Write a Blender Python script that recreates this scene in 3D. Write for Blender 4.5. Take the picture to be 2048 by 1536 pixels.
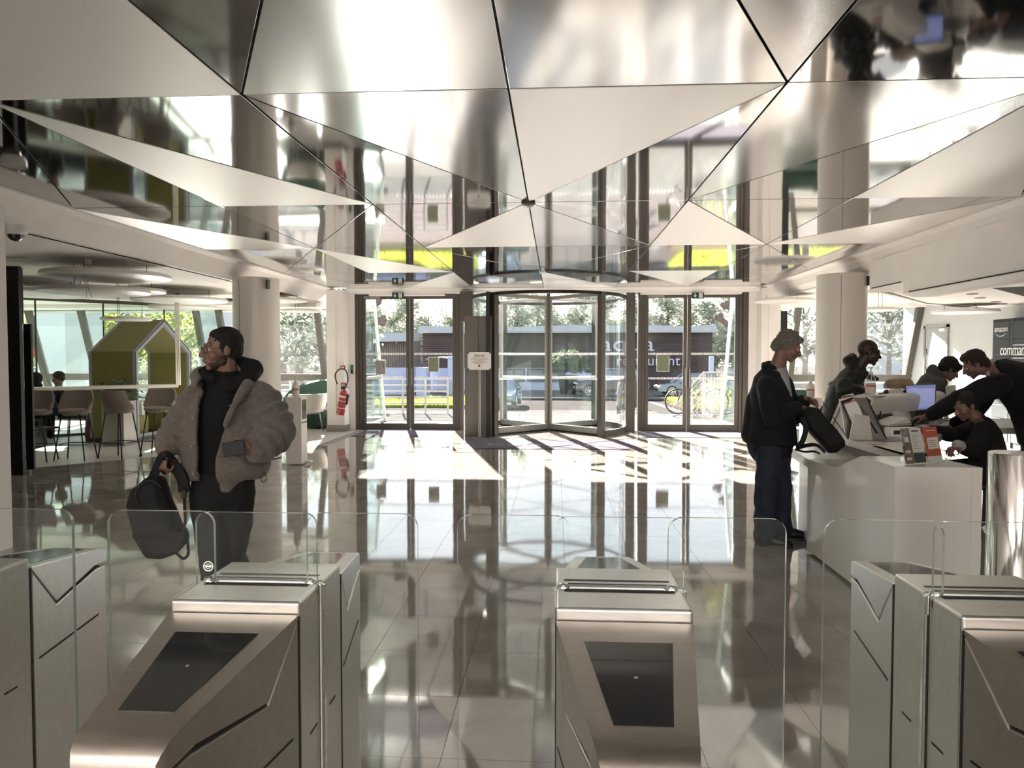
import bpy, bmesh, math, random
from math import radians as R, sin, cos, pi, sqrt
from mathutils import Vector as V, Matrix as M, Euler, noise as mnoise
random.seed(7)
for o in list(bpy.data.objects): bpy.data.objects.remove(o)
SC = bpy.context.scene
COL = SC.collection
# ---------------------------------------------------------------- camera, sky, sun, exposure
FPX = 1450.0
cd = bpy.data.cameras.new('camera'); cam = bpy.data.objects.new('camera', cd); COL.objects.link(cam)
cd.sensor_width = 36; cd.lens = 36 * FPX / 2048; cd.clip_end = 500; cd.clip_start = .05
cam.location = (0, 0, 1.55); cam.rotation_euler = (R(90 - 2.09), 0, R(3.47))
SC.camera = cam
SC.view_settings.view_transform = 'Standard'; SC.view_settings.look = 'None'
SC.view_settings.gamma = 1; SC.view_settings.use_curve_mapping = False
SC.view_settings.exposure = 2.45
cy = SC.cycles
cy.max_bounces = 12; cy.diffuse_bounces = 4; cy.glossy_bounces = 6; cy.transmission_bounces = 6; cy.transparent_max_bounces = 32
cy.sample_clamp_indirect = 12; cy.use_denoising = True; cy.blur_glossy = .3
SUN_AZ, SUN_EL = 13.9, 23.3          # degrees left of the facade's normal, degrees above the horizon
W = bpy.data.worlds.new('sky'); SC.world = W; W.use_nodes = True
wn, wl = W.node_tree.nodes, W.node_tree.links
for n in list(wn): wn.remove(n)
wo = wn.new('ShaderNodeOutputWorld'); bg = wn.new('ShaderNodeBackground'); wl.new(bg.outputs[0], wo.inputs[0])
sund = V((-sin(R(SUN_AZ)) * cos(R(SUN_EL)), cos(R(SUN_AZ)) * cos(R(SUN_EL)), sin(R(SUN_EL))))
tc = wn.new('ShaderNodeTexCoord'); mp = wn.new('ShaderNodeMapping'); mp.inputs['Scale'].default_value = (1, 1, 3.5)
wl.new(tc.outputs['Generated'], mp.inputs['Vector'])
cn = wn.new('ShaderNodeTexNoise'); cn.inputs['Scale'].default_value = 3.2; cn.inputs['Detail'].default_value = 7; cn.inputs['Roughness'].default_value = .58
wl.new(mp.outputs[0], cn.inputs['Vector'])
cr = wn.new('ShaderNodeValToRGB'); cr.color_ramp.elements[0].position = .46; cr.color_ramp.elements[1].position = .68
cr.color_ramp.elements[0].color = (0, 0, 0, 1); cr.color_ramp.elements[1].color = (.75, .75, .75, 1)
wl.new(cn.outputs['Fac'], cr.inputs[0])
sx = wn.new('ShaderNodeSeparateXYZ'); wl.new(tc.outputs['Generated'], sx.inputs[0])
sg = wn.new('ShaderNodeValToRGB'); wl.new(sx.outputs['Z'], sg.inputs[0])      # hazy horizon to blue zenith
for q, c in ((.0,(.92,.93,.94)), (.12,(.84,.88,.95)), (.3,(.55,.68,.90)), (1,(.26,.40,.70))):
    e = sg.color_ramp.elements[0] if q == 0 else sg.color_ramp.elements[1] if q == 1 else sg.color_ramp.elements.new(q)
    e.position = q; e.color = (*c, 1)
cm = wn.new('ShaderNodeMixRGB'); cm.inputs[2].default_value = (1.0, 1.0, 1.02, 1)
wl.new(cr.outputs[0], cm.inputs[0]); wl.new(sg.outputs[0], cm.inputs[1]); wl.new(cm.outputs[0], bg.inputs[0])
bg.inputs[1].default_value = .54
sd = bpy.data.lights.new('sun', 'SUN'); sd.energy = 11.5; sd.angle = R(.6); sd.color = (1, .93, .86)
sun = bpy.data.objects.new('sun', sd); COL.objects.link(sun)
sun.rotation_euler = sund.to_track_quat('Z', 'Y').to_euler()
# lamps of the hall behind the turnstiles (their fittings are built with the ceiling there)
HALL_LAMPS = [(-2.2, -2.4), (2.0, -2.4), (-2.2, -5.0), (2.0, -5.0)]
for i, (x, y) in enumerate(HALL_LAMPS):
    ld = bpy.data.lights.new('hall_lamp', 'AREA'); ld.shape = 'RECTANGLE'; ld.size = 2.2; ld.size_y = 1.4; ld.energy = 27; ld.color = (1, .95, .89)
    lo = bpy.data.objects.new('hall_lamp', ld); COL.objects.link(lo); lo.location = (x, y, 2.93)

# ---------------------------------------------------------------- mesh helpers
class MB:
    def __init__(s): s.v = []; s.f = []; s.m = None; s.mi = None; s.cur = 0; s.fm = []
    def _add(s, vs, fs):
        b = len(s.v)
        for p in vs:
            p = V(p)
            s.v.append(s.m @ p if s.m is not None else p)
        for f in fs: s.f.append([b + i for i in f]); s.fm.append(s.cur)
        return s
    def box(s, x0, x1, y0, y1, z0, z1):
        return s._add([(x0,y0,z0),(x1,y0,z0),(x1,y1,z0),(x0,y1,z0),(x0,y0,z1),(x1,y0,z1),(x1,y1,z1),(x0,y1,z1)],
                      [(0,3,2,1),(4,5,6,7),(0,1,5,4),(1,2,6,5),(2,3,7,6),(3,0,4,7)])
    def bar(s, a, b, w, h=None, up=(0,0,1)):
        a, b = V(a), V(b); h = h or w; d = (b - a).normalized(); u = V(up)
        if abs(d.dot(u)) > .98: u = V((0,1,0))
        x = d.cross(u).normalized() * w / 2; y = x.normalized().cross(d).normalized() * h / 2
        vs = [a-x-y, a+x-y, a+x+y, a-x+y, b-x-y, b+x-y, b+x+y, b-x+y]
        return s._add(vs, [(0,3,2,1),(4,5,6,7),(0,1,5,4),(1,2,6,5),(2,3,7,6),(3,0,4,7)])
    def ext(s, pts, vec):
        """closed solid: polygon of 3D points swept along vec"""
        n = len(pts); vec = V(vec); a = [V(p) for p in pts]
        nn = V((0,0,0))
        for i in range(n): nn += a[i].cross(a[(i+1) % n])
        if nn.dot(vec) < 0: a.reverse()
        vs = a + [p + vec for p in a]
        fs = [list(range(n))[::-1], list(range(n, 2*n))] + [(i, (i+1) % n, n + (i+1) % n, n + i) for i in range(n)]
        return s._add(vs, fs)
    def poly(s, pts): return s._add(pts, [list(range(len(pts)))])
    def tube(s, pts, r, n=8, cap=True):
        pts = [V(p) for p in pts]; rs = r if isinstance(r, (list, tuple)) else [r] * len(pts)
        vs = []; ref = None
        for i, p in enumerate(pts):
            d = (pts[min(i+1, len(pts)-1)] - pts[max(i-1, 0)]).normalized()
            if ref is None:
                ref = V((0,0,1)) if abs(d.z) < .9 else V((1,0,0))
            x = d.cross(ref).normalized(); y = d.cross(x).normalized(); ref = x.cross(d)
            for k in range(n):
                t = 2*pi*k/n; vs.append(p + (x*cos(t) + y*sin(t)) * rs[i])
        fs = []
        for i in range(len(pts)-1):
            for k in range(n):
                k2 = (k+1) % n; fs.append((i*n+k, (i+1)*n+k, (i+1)*n+k2, i*n+k2))
        if cap:
            fs.append(list(range(n))); fs.append([(len(pts)-1)*n + k for k in range(n)][::-1])
        return s._add(vs, fs)
    def lathe(s, prof, c=(0,0,0), n=24, cap=True):
        vs = []; c = V(c)
        for r, z in prof:
            for k in range(n):
                t = 2*pi*k/n; vs.append(c + V((r*cos(t), r*sin(t), z)))
        fs = []
        for i in range(len(prof)-1):
            for k in range(n):
                k2 = (k+1) % n; fs.append((i*n+k, i*n+k2, (i+1)*n+k2, (i+1)*n+k))
        if cap:
            fs.append([k for k in range(n)][::-1]); fs.append([(len(prof)-1)*n + k for k in range(n)])
        return s._add(vs, fs)
    def ball(s, c, r, n=12, m=8, rot=None):
        r = r if isinstance(r, (tuple, list)) else (r, r, r); c = V(c); vs = []; fs = []
        rm = rot if rot is not None else M.Identity(3)
        for i in range(1, m):
            a = pi*i/m
            for k in range(n):
                t = 2*pi*k/n; vs.append(c + rm @ V((r[0]*sin(a)*cos(t), r[1]*sin(a)*sin(t), r[2]*cos(a))))
        top = len(vs); vs.append(c + rm @ V((0,0,r[2]))); vs.append(c + rm @ V((0,0,-r[2])))
        for i in range(m-2):
            for k in range(n):
                k2 = (k+1) % n; fs.append((i*n+k, (i+1)*n+k, (i+1)*n+k2, i*n+k2))
        for k in range(n):
            k2 = (k+1) % n; fs.append((top, k, k2)); fs.append((top+1, (m-2)*n+k2, (m-2)*n+k))
        return s._add(vs, fs)
    def loft(s, secs, n=16, cap=True):
        """secs: (center, rx, ry[, dx axis, dy axis]) rings joined in order"""
        vs = []; fs = []
        for q in secs:
            c, rx, ry = V(q[0]), q[1], q[2]
            ax = V(q[3]) if len(q) > 3 else V((1,0,0)); ay = V(q[4]) if len(q) > 4 else V((0,1,0))
            for k in range(n):
                t = 2*pi*k/n; vs.append(c + ax*(rx*cos(t)) + ay*(ry*sin(t)))
        for i in range(len(secs)-1):
            for k in range(n):
                k2 = (k+1) % n; fs.append((i*n+k, i*n+k2, (i+1)*n+k2, (i+1)*n+k))
        if cap:
            fs.append(list(range(n))[::-1]); fs.append([(len(secs)-1)*n + k for k in range(n)])
        return s._add(vs, fs)
    def capsule(s, a, b, ra, rb, n=10):
        a, b = V(a), V(b); d = b - a; L = d.length
        if L < 1e-6: return s.ball(a, ra, n, 8)
        d.normalize(); prof = []
        for i in range(1, 5): t = pi/2*i/4; prof.append((ra*sin(t), -ra*cos(t)))
        for i in range(0, 4): t = pi/2*i/4; prof.append((rb*cos(t), L + rb*sin(t)))
        q = V((0,0,1)).rotation_difference(d).to_matrix()
        vs = []; m = len(prof)
        for r, z in prof:
            for k in range(n):
                t = 2*pi*k/n; vs.append(a + q @ V((r*cos(t), r*sin(t), z)))
        vs += [a + q @ V((0,0,-ra)), a + q @ V((0,0,L+rb))]
        fs = []
        for i in range(m-1):
            for k in range(n):
                k2 = (k+1) % n; fs.append((i*n+k, i*n+k2, (i+1)*n+k2, (i+1)*n+k))
        for k in range(n):
            k2 = (k+1) % n; fs.append((m*n, k2, k)); fs.append((m*n+1, (m-1)*n+k, (m-1)*n+k2))
        return s._add(vs, fs)
    def sheet(s, rows, thick=0):
        """grid of points rows[i][j]; closed to a thin solid when thick>0 (offset along local normal)"""
        n, m = len(rows), len(rows[0]); P = [[V(p) for p in r] for r in rows]
        vs = [p for r in P for p in r]
        fs = [(i*m+j, i*m+j+1, (i+1)*m+j+1, (i+1)*m+j) for i in range(n-1) for j in range(m-1)]
        if thick:
            off = []
            for i in range(n):
                for j in range(m):
                    du = P[min(i+1,n-1)][j] - P[max(i-1,0)][j]; dv = P[i][min(j+1,m-1)] - P[i][max(j-1,0)]
                    nn = du.cross(dv); nn = nn.normalized() if nn.length > 1e-9 else V((0,0,1))
                    off.append(P[i][j] + nn*thick)
            b = n*m; vs += off
            fs += [tuple(b+i for i in f[::-1]) for f in fs[:]]
            ring = [j for j in range(m)] + [i*m+m-1 for i in range(1,n)] + [(n-1)*m+j for j in range(m-2,-1,-1)] + [i*m for i in range(n-2,0,-1)]
            for k in range(len(ring)):
                a, c = ring[k], ring[(k+1) % len(ring)]; fs.append((c, a, b+a, b+c))
        return s._add(vs, fs)

def mesh_of(name, mb, mats, smooth=False, off=None):
    me = bpy.data.meshes.new(name)
    vs = [tuple(p - off) for p in mb.v] if off is not None else [tuple(p) for p in mb.v]
    me.from_pydata(vs, [], mb.f)
    for m in (mats if isinstance(mats, (list, tuple)) else [mats]): me.materials.append(m)
    if isinstance(mats, (list, tuple)) and len(mats) > 1: me.polygons.foreach_set('material_index', mb.fm)
    if smooth:
        me.polygons.foreach_set('use_smooth', [True] * len(me.polygons))
        if smooth is not True: me.set_sharp_from_angle(angle=R(smooth))
    me.update()
    return me

def tag(o, label=None, cat=None, group=None, kind=None):
    if label: o['label'] = label
    if cat: o['category'] = cat
    if group: o['group'] = group
    if kind: o['kind'] = kind
    return o

def obj(name, mb, mat, parent=None, smooth=False, bevel=0, w=False, seg=2, **kw):
    """one mesh object. w=True: the points are world points although the parent has a place of its own (not rotated)"""
    off = None
    if w and parent is not None:
        off = V((0,0,0)); q = parent
        while q is not None: off = off + V(q.location); q = q.parent
    me = mesh_of(name, mb, mat, smooth, off)
    o = bpy.data.objects.new(name, me); COL.objects.link(o)
    if parent is not None: o.parent = parent
    if bevel:
        b = o.modifiers.new('bevel', 'BEVEL'); b.width = bevel; b.segments = seg; b.limit_method = 'ANGLE'; b.angle_limit = R(35)
        b.harden_normals = False
    return tag(o, **kw) if kw else o

def thing(name, label=None, cat=None, loc=(0,0,0), rz=0, group=None, kind=None):
    o = bpy.data.objects.new(name, None); COL.objects.link(o); o.location = loc; o.rotation_euler = (0,0,rz); o.empty_display_size = .1
    return tag(o, label, cat, group, kind)

def copy_tree(o, parent=None):
    c = o.copy(); COL.objects.link(c)
    if parent is not None: c.parent = parent
    for ch in [k for k in bpy.data.objects if k.parent == o]: copy_tree(ch, c)
    return c

TMP = bpy.data.scenes.new('scratch')
def evaluated(o):
    """the object's mesh with its modifiers applied, worked out in a scratch scene of its own"""
    TMP.collection.objects.link(o)
    with bpy.context.temp_override(scene=TMP, view_layer=TMP.view_layers[0]):
        dg = bpy.context.evaluated_depsgraph_get()
    me = bpy.data.meshes.new_from_object(o.evaluated_get(dg)); bpy.data.objects.remove(o); return me
def text_mesh(s, size, depth=.002, align='CENTER', shear=0, spacing=1):
    cu = bpy.data.curves.new('t', 'FONT'); cu.body = s; cu.size = size; cu.extrude = depth; cu.align_x = align; cu.align_y = 'CENTER'
    cu.shear = shear; cu.space_character = spacing; cu.resolution_u = 3
    me = evaluated(bpy.data.objects.new('t', cu)); bpy.data.curves.remove(cu)
    return me

def text(name, s, size, mat, loc, rot, parent=None, sx=1, **k):
    """flat lettering at a world place, lying in the plane given by rot (euler)"""
    me = text_mesh(s, size, **k); me.name = name; me.materials.clear(); me.materials.append(mat)
    o = bpy.data.objects.new(name, me); COL.objects.link(o)
    off = V((0,0,0)); q = parent
    while q is not None: off = off + V(q.location); q = q.parent
    o.location = V(loc) - off; o.rotation_euler = rot; o.scale = (sx, 1, 1)
    if parent is not None: o.parent = parent
    return o

# ---------------------------------------------------------------- materials
def nodes(name):
    m = bpy.data.materials.new(name); m.use_nodes = True
    return m, m.node_tree.nodes, m.node_tree.links, m.node_tree.nodes['Principled BSDF']

def mat(name, col, rough=.5, metal=0, var=0, scale=8, bump=0, bscale=None, stretch=None, coat=0, spec=None, sheen=0, emit=None, estr=1, ior=None, obj_rand=0, trans=0):
    m, n, l, b = nodes(name)
    b.inputs['Base Color'].default_value = (*col, 1); b.inputs['Roughness'].default_value = rough; b.inputs['Metallic'].default_value = metal
    if coat: b.inputs['Coat Weight'].default_value = coat; b.inputs['Coat Roughness'].default_value = .05
    if spec is not None: b.inputs['Specular IOR Level'].default_value = spec
    if ior: b.inputs['IOR'].default_value = ior
    if sheen: b.inputs['Sheen Weight'].default_value = sheen; b.inputs['Sheen Roughness'].default_value = .4
    if emit: b.inputs['Emission Color'].default_value = (*emit, 1); b.inputs['Emission Strength'].default_value = estr
    if trans: b.inputs['Transmission Weight'].default_value = trans
    if var or bump:
        t = n.new('ShaderNodeTexCoord'); mpn = n.new('ShaderNodeMapping'); l.new(t.outputs['Object'], mpn.inputs[0])
        if stretch: mpn.inputs['Scale'].default_value = stretch
        nz = n.new('ShaderNodeTexNoise'); nz.inputs['Scale'].default_value = scale; nz.inputs['Detail'].default_value = 5
        l.new(mpn.outputs[0], nz.inputs['Vector'])
    if var:
        rp = n.new('ShaderNodeValToRGB')
        rp.color_ramp.elements[0].position = .3; rp.color_ramp.elements[1].position = .72
        rp.color_ramp.elements[0].color = (*[max(0, c*(1-var)) for c in col], 1); rp.color_ramp.elements[1].color = (*[min(1, c*(1+var)) for c in col], 1)
        l.new(nz.outputs['Fac'], rp.inputs[0]); l.new(rp.outputs[0], b.inputs['Base Color'])
    if bump:
        bz = nz
        if bscale:
            bz = n.new('ShaderNodeTexNoise'); bz.inputs['Scale'].default_value = bscale; bz.inputs['Detail'].default_value = 4; l.new(mpn.outputs[0], bz.inputs['Vector'])
        bp = n.new('ShaderNodeBump'); bp.inputs['Strength'].default_value = bump; bp.inputs['Distance'].default_value = .01
        l.new(bz.outputs['Fac'], bp.inputs['Height']); l.new(bp.outputs[0], b.inputs['Normal'])
    return m

def glass(name, tint=(.93,.97,.96), refl=1.0, rough=0.0, haze=0):
    """thin architectural glass: clear transmission plus mirror reflection by angle"""
    m, n, l, b = nodes(name); n.remove(b); out = n['Material Output']
    t = n.new('ShaderNodeBsdfTransparent'); t.inputs[0].default_value = (*tint, 1)
    g = n.new('ShaderNodeBsdfGlossy'); g.inputs['Roughness'].default_value = rough; g.inputs['Color'].default_value = (.95,.98,1,1)
    lw = n.new('ShaderNodeFresnel'); ge = n.new('ShaderNodeNewGeometry'); im = n.new('ShaderNodeMapRange'); im.inputs[3].default_value = 1.45; im.inputs[4].default_value = 1/1.45
    l.new(ge.outputs['Backfacing'], im.inputs[0]); l.new(im.outputs[0], lw.inputs['IOR'])      # same reflectance from both faces of the sheet
    mu = n.new('ShaderNodeMath'); mu.operation = 'MULTIPLY'; mu.inputs[1].default_value = refl*.75; mu.use_clamp = True
    l.new(lw.outputs[0], mu.inputs[0]); mx = n.new('ShaderNodeMixShader')
    l.new(mu.outputs[0], mx.inputs[0]); l.new(t.outputs[0], mx.inputs[1]); l.new(g.outputs[0], mx.inputs[2])
    last = mx
    if haze:
        d = n.new('ShaderNodeBsdfDiffuse'); d.inputs[0].default_value = (.9,.92,.92,1); tl = n.new('ShaderNodeBsdfTranslucent'); tl.inputs[0].default_value = (.9,.92,.92,1)
        ad = n.new('ShaderNodeMixShader'); ad.inputs[0].default_value = .6; l.new(d.outputs[0], ad.inputs[1]); l.new(tl.outputs[0], ad.inputs[2])
        m2 = n.new('ShaderNodeMixShader'); m2.inputs[0].default_value = haze; l.new(mx.outputs[0], m2.inputs[1]); l.new(ad.outputs[0], m2.inputs[2]); last = m2
    l.new(last.outputs[0], out.inputs[0])
    return m

def leafy(name, c1, c2, scale=2.0):
    m, n, l, b = nodes(name); n.remove(b); out = n['Material Output']
    t = n.new('ShaderNodeTexCoord'); nz = n.new('ShaderNodeTexNoise'); nz.inputs['Scale'].default_value = scale; l.new(t.outputs['Object'], nz.inputs['Vector'])
    rp = n.new('ShaderNodeValToRGB'); rp.color_ramp.elements[0].position = .35; rp.color_ramp.elements[1].position = .65
    rp.color_ramp.elements[0].color = (*c1, 1); rp.color_ramp.elements[1].color = (*c2, 1); l.new(nz.outputs['Fac'], rp.inputs[0])
    d = n.new('ShaderNodeBsdfDiffuse'); tl = n.new('ShaderNodeBsdfTranslucent'); mx = n.new('ShaderNodeMixShader'); mx.inputs[0].default_value = .55
    l.new(rp.outputs[0], d.inputs[0]); l.new(rp.outputs[0], tl.inputs[0]); l.new(d.outputs[0], mx.inputs[1]); l.new(tl.outputs[0], mx.inputs[2]); l.new(mx.outputs[0], out.inputs[0])
    return m

def marble():
    m, n, l, b = nodes('polished_marble')
    t = n.new('ShaderNodeTexCoord'); nz = n.new('ShaderNodeTexNoise'); nz.inputs['Scale'].default_value = 1.6; nz.inputs['Detail'].default_value = 8; nz.inputs['Distortion'].default_value = 1.4
    g = n.new('ShaderNodeNewGeometry'); l.new(g.outputs['Position'], nz.inputs['Vector'])
    rp = n.new('ShaderNodeValToRGB'); rp.color_ramp.elements[0].position = .3; rp.color_ramp.elements[1].position = .7
    rp.color_ramp.elements[0].color = (.27,.24,.21,1); rp.color_ramp.elements[1].color = (.40,.365,.33,1); l.new(nz.outputs['Fac'], rp.inputs[0])
    l.new(rp.outputs[0], b.inputs['Base Color'])
    b.inputs['Roughness'].default_value = .045; b.inputs['IOR'].default_value = 2.3
    n2 = n.new('ShaderNodeTexNoise'); n2.inputs['Scale'].default_value = 2.2; n2.inputs['Detail'].default_value = 1; l.new(g.outputs['Position'], n2.inputs['Vector'])
    bp = n.new('ShaderNodeBump'); bp.inputs['Strength'].default_value = .06; bp.inputs['Distance'].default_value = .01; l.new(n2.outputs['Fac'], bp.inputs['Height']); l.new(bp.outputs[0], b.inputs['Normal'])
    return m

def brushed(name, col, rough, aniso=.5, wav=.02):
    m, n, l, b = nodes(name)
    b.inputs['Base Color'].default_value = (*col, 1); b.inputs['Metallic'].default_value = 1; b.inputs['Roughness'].default_value = rough
    g = n.new('ShaderNodeNewGeometry'); mpn = n.new('ShaderNodeMapping'); mpn.inputs['Scale'].default_value = (1, 1, 1); l.new(g.outputs['Position'], mpn.inputs[0])
    nz = n.new('ShaderNodeTexNoise'); nz.inputs['Scale'].default_value = .9; nz.inputs['Detail'].default_value = 1; l.new(mpn.outputs[0], nz.inputs['Vector'])
    bp = n.new('ShaderNodeBump'); bp.inputs['Strength'].default_value = wav; bp.inputs['Distance'].default_value = .1; l.new(nz.outputs['Fac'], bp.inputs['Height']); l.new(bp.outputs[0], b.inputs['Normal'])
    return m

def steel(name, col=(.56,.53,.49), rough=.34):
    m, n, l, b = nodes(name)
    b.inputs['Metallic'].default_value = 1; b.inputs['Roughness'].default_value = rough
    t = n.new('ShaderNodeTexCoord'); mpn = n.new('ShaderNodeMapping'); l.new(t.outputs['Object'], mpn.inputs[0])
    mpn.inputs['Rotation'].default_value = (0, 0, .5); mpn.inputs['Scale'].default_value = (3, 14, 14)
    nz = n.new('ShaderNodeTexNoise'); nz.inputs['Scale'].default_value = 4; nz.inputs['Detail'].default_value = 8; nz.inputs['Roughness'].default_value = .7; l.new(mpn.outputs[0], nz.inputs['Vector'])
    rp = n.new('ShaderNodeValToRGB'); rp.color_ramp.elements[0].position = .25; rp.color_ramp.elements[1].position = .75
    rp.color_ramp.elements[0].color = (*[c*.88 for c in col], 1); rp.color_ramp.elements[1].color = (*[min(1, c*1.1) for c in col], 1)
    l.new(nz.outputs['Fac'], rp.inputs[0]); l.new(rp.outputs[0], b.inputs['Base Color'])
    mr = n.new('ShaderNodeMapRange'); mr.inputs[3].default_value = rough - .07; mr.inputs[4].default_value = rough + .1; l.new(nz.outputs['Fac'], mr.inputs[0]); l.new(mr.outputs[0], b.inputs['Roughness'])
    return m

MT = dict(
    marble=marble(), grout=mat('tile_joint', (.30,.26,.22), .8),
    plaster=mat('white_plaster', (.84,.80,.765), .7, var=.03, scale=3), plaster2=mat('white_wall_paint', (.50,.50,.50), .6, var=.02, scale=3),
    cream=mat('cream_lacquer', (.78,.73,.67), .32, coat=.15),
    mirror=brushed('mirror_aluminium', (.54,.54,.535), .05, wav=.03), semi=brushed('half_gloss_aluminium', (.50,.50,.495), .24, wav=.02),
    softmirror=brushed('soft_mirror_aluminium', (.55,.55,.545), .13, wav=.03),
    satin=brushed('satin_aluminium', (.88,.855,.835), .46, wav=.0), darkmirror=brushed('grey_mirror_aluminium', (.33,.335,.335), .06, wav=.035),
    seam=mat('panel_joint', (.03,.03,.03), .6), steel=steel('brushed_steel'), steel_light=steel('brushed_steel_light', (.66,.64,.61), .3), steel_dark=steel('brushed_steel_dark', (.54,.495,.45), .38),
    chrome=mat('polished_steel', (.7,.69,.67), .1, 1), black=mat('black_panel', (.006,.006,.007), .35), blackglass=mat('black_glass', (.012,.012,.014), .12, coat=.5),
    gap=mat('dark_slot', (.004,.004,.004), .8), frame=mat('bronze_aluminium', (.105,.092,.080), .4, .35), framelight=mat('grey_aluminium', (.33,.31,.285), .35, .6),
    cabinet=mat('grey_metal_panel', (.16,.145,.13), .42, .4, var=.05, scale=2), glass=glass('door_glass', (.975,.988,.984)), winglass=glass('window_glass', (.95,.975,.968), haze=.008),
    gateglass=glass('gate_glass', (.97,.985,.978), .45), glassedge=mat('polished_glass_edge', (.30,.40,.37), .12, 0, coat=1, trans=.25), partglass=glass('partition_glass', (.84,.93,.89), 1.2, haze=.012),
    whitedot=mat('white_film', (.9,.9,.9), .6), matd=mat('entrance_mat_fibre', (.165,.148,.175), .95, var=.25, scale=60, bump=.12, bscale=300, spec=0), vinyl=mat('grey_vinyl', (.52,.49,.455), .35, var=.06, scale=3),
    paper=mat('white_paper', (.82,.80,.77), .7), ink=mat('black_ink', (.02,.02,.02), .6), red=mat('signal_red', (.42,.03,.035), .35, coat=.4), rubber=mat('black_rubber', (.02,.02,.02), .55),
    green=mat('olive_felt', (.155,.135,.035), .95, var=.12, scale=40, bump=.3, bscale=300, sheen=.3), boothframe=mat('blue_grey_frame', (.24,.25,.29), .45), fabric=mat('taupe_fabric', (.30,.255,.22), .9, var=.1, scale=60, sheen=.2, bump=.2, bscale=400),
    whiteshell=mat('white_plastic', (.75,.73,.70), .4), darkgreen=mat('dark_green_velvet', (.02,.05,.035), .9, sheen=.3), wood=mat('pale_oak', (.62,.5,.38), .45, var=.12, scale=5, stretch=(1,14,14)),
)
# ---------------------------------------------------------------- floor
CX, PX, ROWS = -.26, 1.475, [-4.4, -1.6, 1.15, 3.96, 6.83, 9.52, 12.3, 15.06]
COLS = [CX + PX*k for k in range(-3, 4)]
floor = obj('floor', MB().box(-14, 9, -7, 15.5, -.3, -.012), MT['grout'], kind='structure')
def clip(poly, a, b, c):                      # keep a*x+b*y<=c
    out = []
    for i in range(len(poly)):
        p, q = poly[i], poly[(i+1) % len(poly)]; dp, dq = a*p[0]+b*p[1]-c, a*q[0]+b*q[1]-c
        if dp <= 0: out.append(p)
        if dp*dq < 0:
            t = dp/(dp-dq); out.append((p[0]+(q[0]-p[0])*t, p[1]+(q[1]-p[1])*t))
    return out
tiles = []
TS = .51
for i in range(-16, 17):
    for j in range(-12, 31):
        x0, y0 = .07 + i*TS, -.33 + j*TS
        x1, y1 = x0 + TS - .002, y0 + TS - .002
        if x1 > 8.1: continue
        poly = [(x0,y0),(x1,y0),(x1,y1),(x0,y1)]
        if (x0+x1)/2 < -4.18:
            poly = clip(poly, -2.75, 2.5, 2.75*7.4 + 2.5*9.65); poly = clip(poly, 0, 1, 12.45)
        poly = clip(poly, 0, 1, 15.5)
        if len(poly) >= 3: tiles.append((math.hypot((x0+x1)/2, (y0+y1)/2), poly, (x0+x1)/2, (y0+y1)/2))
def in_view(t): return t[3] > 1.0 and -.80*t[3]-.4 < t[2] < .66*t[3]+.4
tiles.sort(key=lambda t: (not in_view(t), t[0]))
rest = MB()
for k, (d, poly, tx, ty) in enumerate(tiles):
    a, b = random.uniform(-1,1)*.0008, random.uniform(-1,1)*.0008
    top = [(x, y, a*(x-tx)+b*(y-ty)) for x, y in poly]
    if k < 296:
        obj('floor_tile', MB().ext(top, (0,0,-.011)), MT['marble'], floor)
    else: rest.ext(top, (0,0,-.011))
obj('floor_tile_field', rest, MT['marble'], floor, kind='stuff')
obj('floor_lounge', MB().ext([(-14,3,-.006),(-7.44,9.65,-.006),(-4.94,12.43,-.006),(-4.2,12.46,-.006),(-4.2,15.42,-.006),(-4.2,17.5,-.006),(-14,17.5,-.006)], (0,0,.004)), MT['vinyl'], kind='structure')
obj('floor_right', MB().box(4.0,8.2,12.6,17.5,-.006,.001), MT['vinyl'], kind='structure')

# ---------------------------------------------------------------- folded metal ceiling
ceil = obj('ceiling', MB().box(-4.72, 4.2, -7, 15.1, 3.03, 3.2), MT['seam'], kind='structure')
def inset(tri, d):
    n = len(tri); c = sum((V((*p, 0)) for p in tri), V((0,0,0)))/n; out = []
    for i in range(n):
        p0, p1, p2 = V(tri[i-1]), V(tri[i]), V(tri[(i+1) % n])
        e1, e2 = (p1-p0).normalized(), (p2-p1).normalized()
        n1, n2 = V((-e1.y, e1.x)), V((-e2.y, e2.x))
        if n1.dot(V((c.x, c.y))-p1) < 0: n1, n2 = -n1, -n2
        k = 1 + n1.dot(n2); out.append(p1 + (n1+n2)*(d/k))
    return out
def panel(tri, mk, tilt=0):
    t = inset([V(p) for p in tri], .0055)
    z = [3.0 + random.uniform(-1,1)*.0012 for _ in t]
    if mk == 'satin': z = [q-.003 for q in z]
    return obj('ceiling_panel', MB().ext([(p.x, p.y, q) for p, q in zip(t, z)], (0,0,.014)), MT[mk], ceil, bevel=.0025, seg=2)
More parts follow.
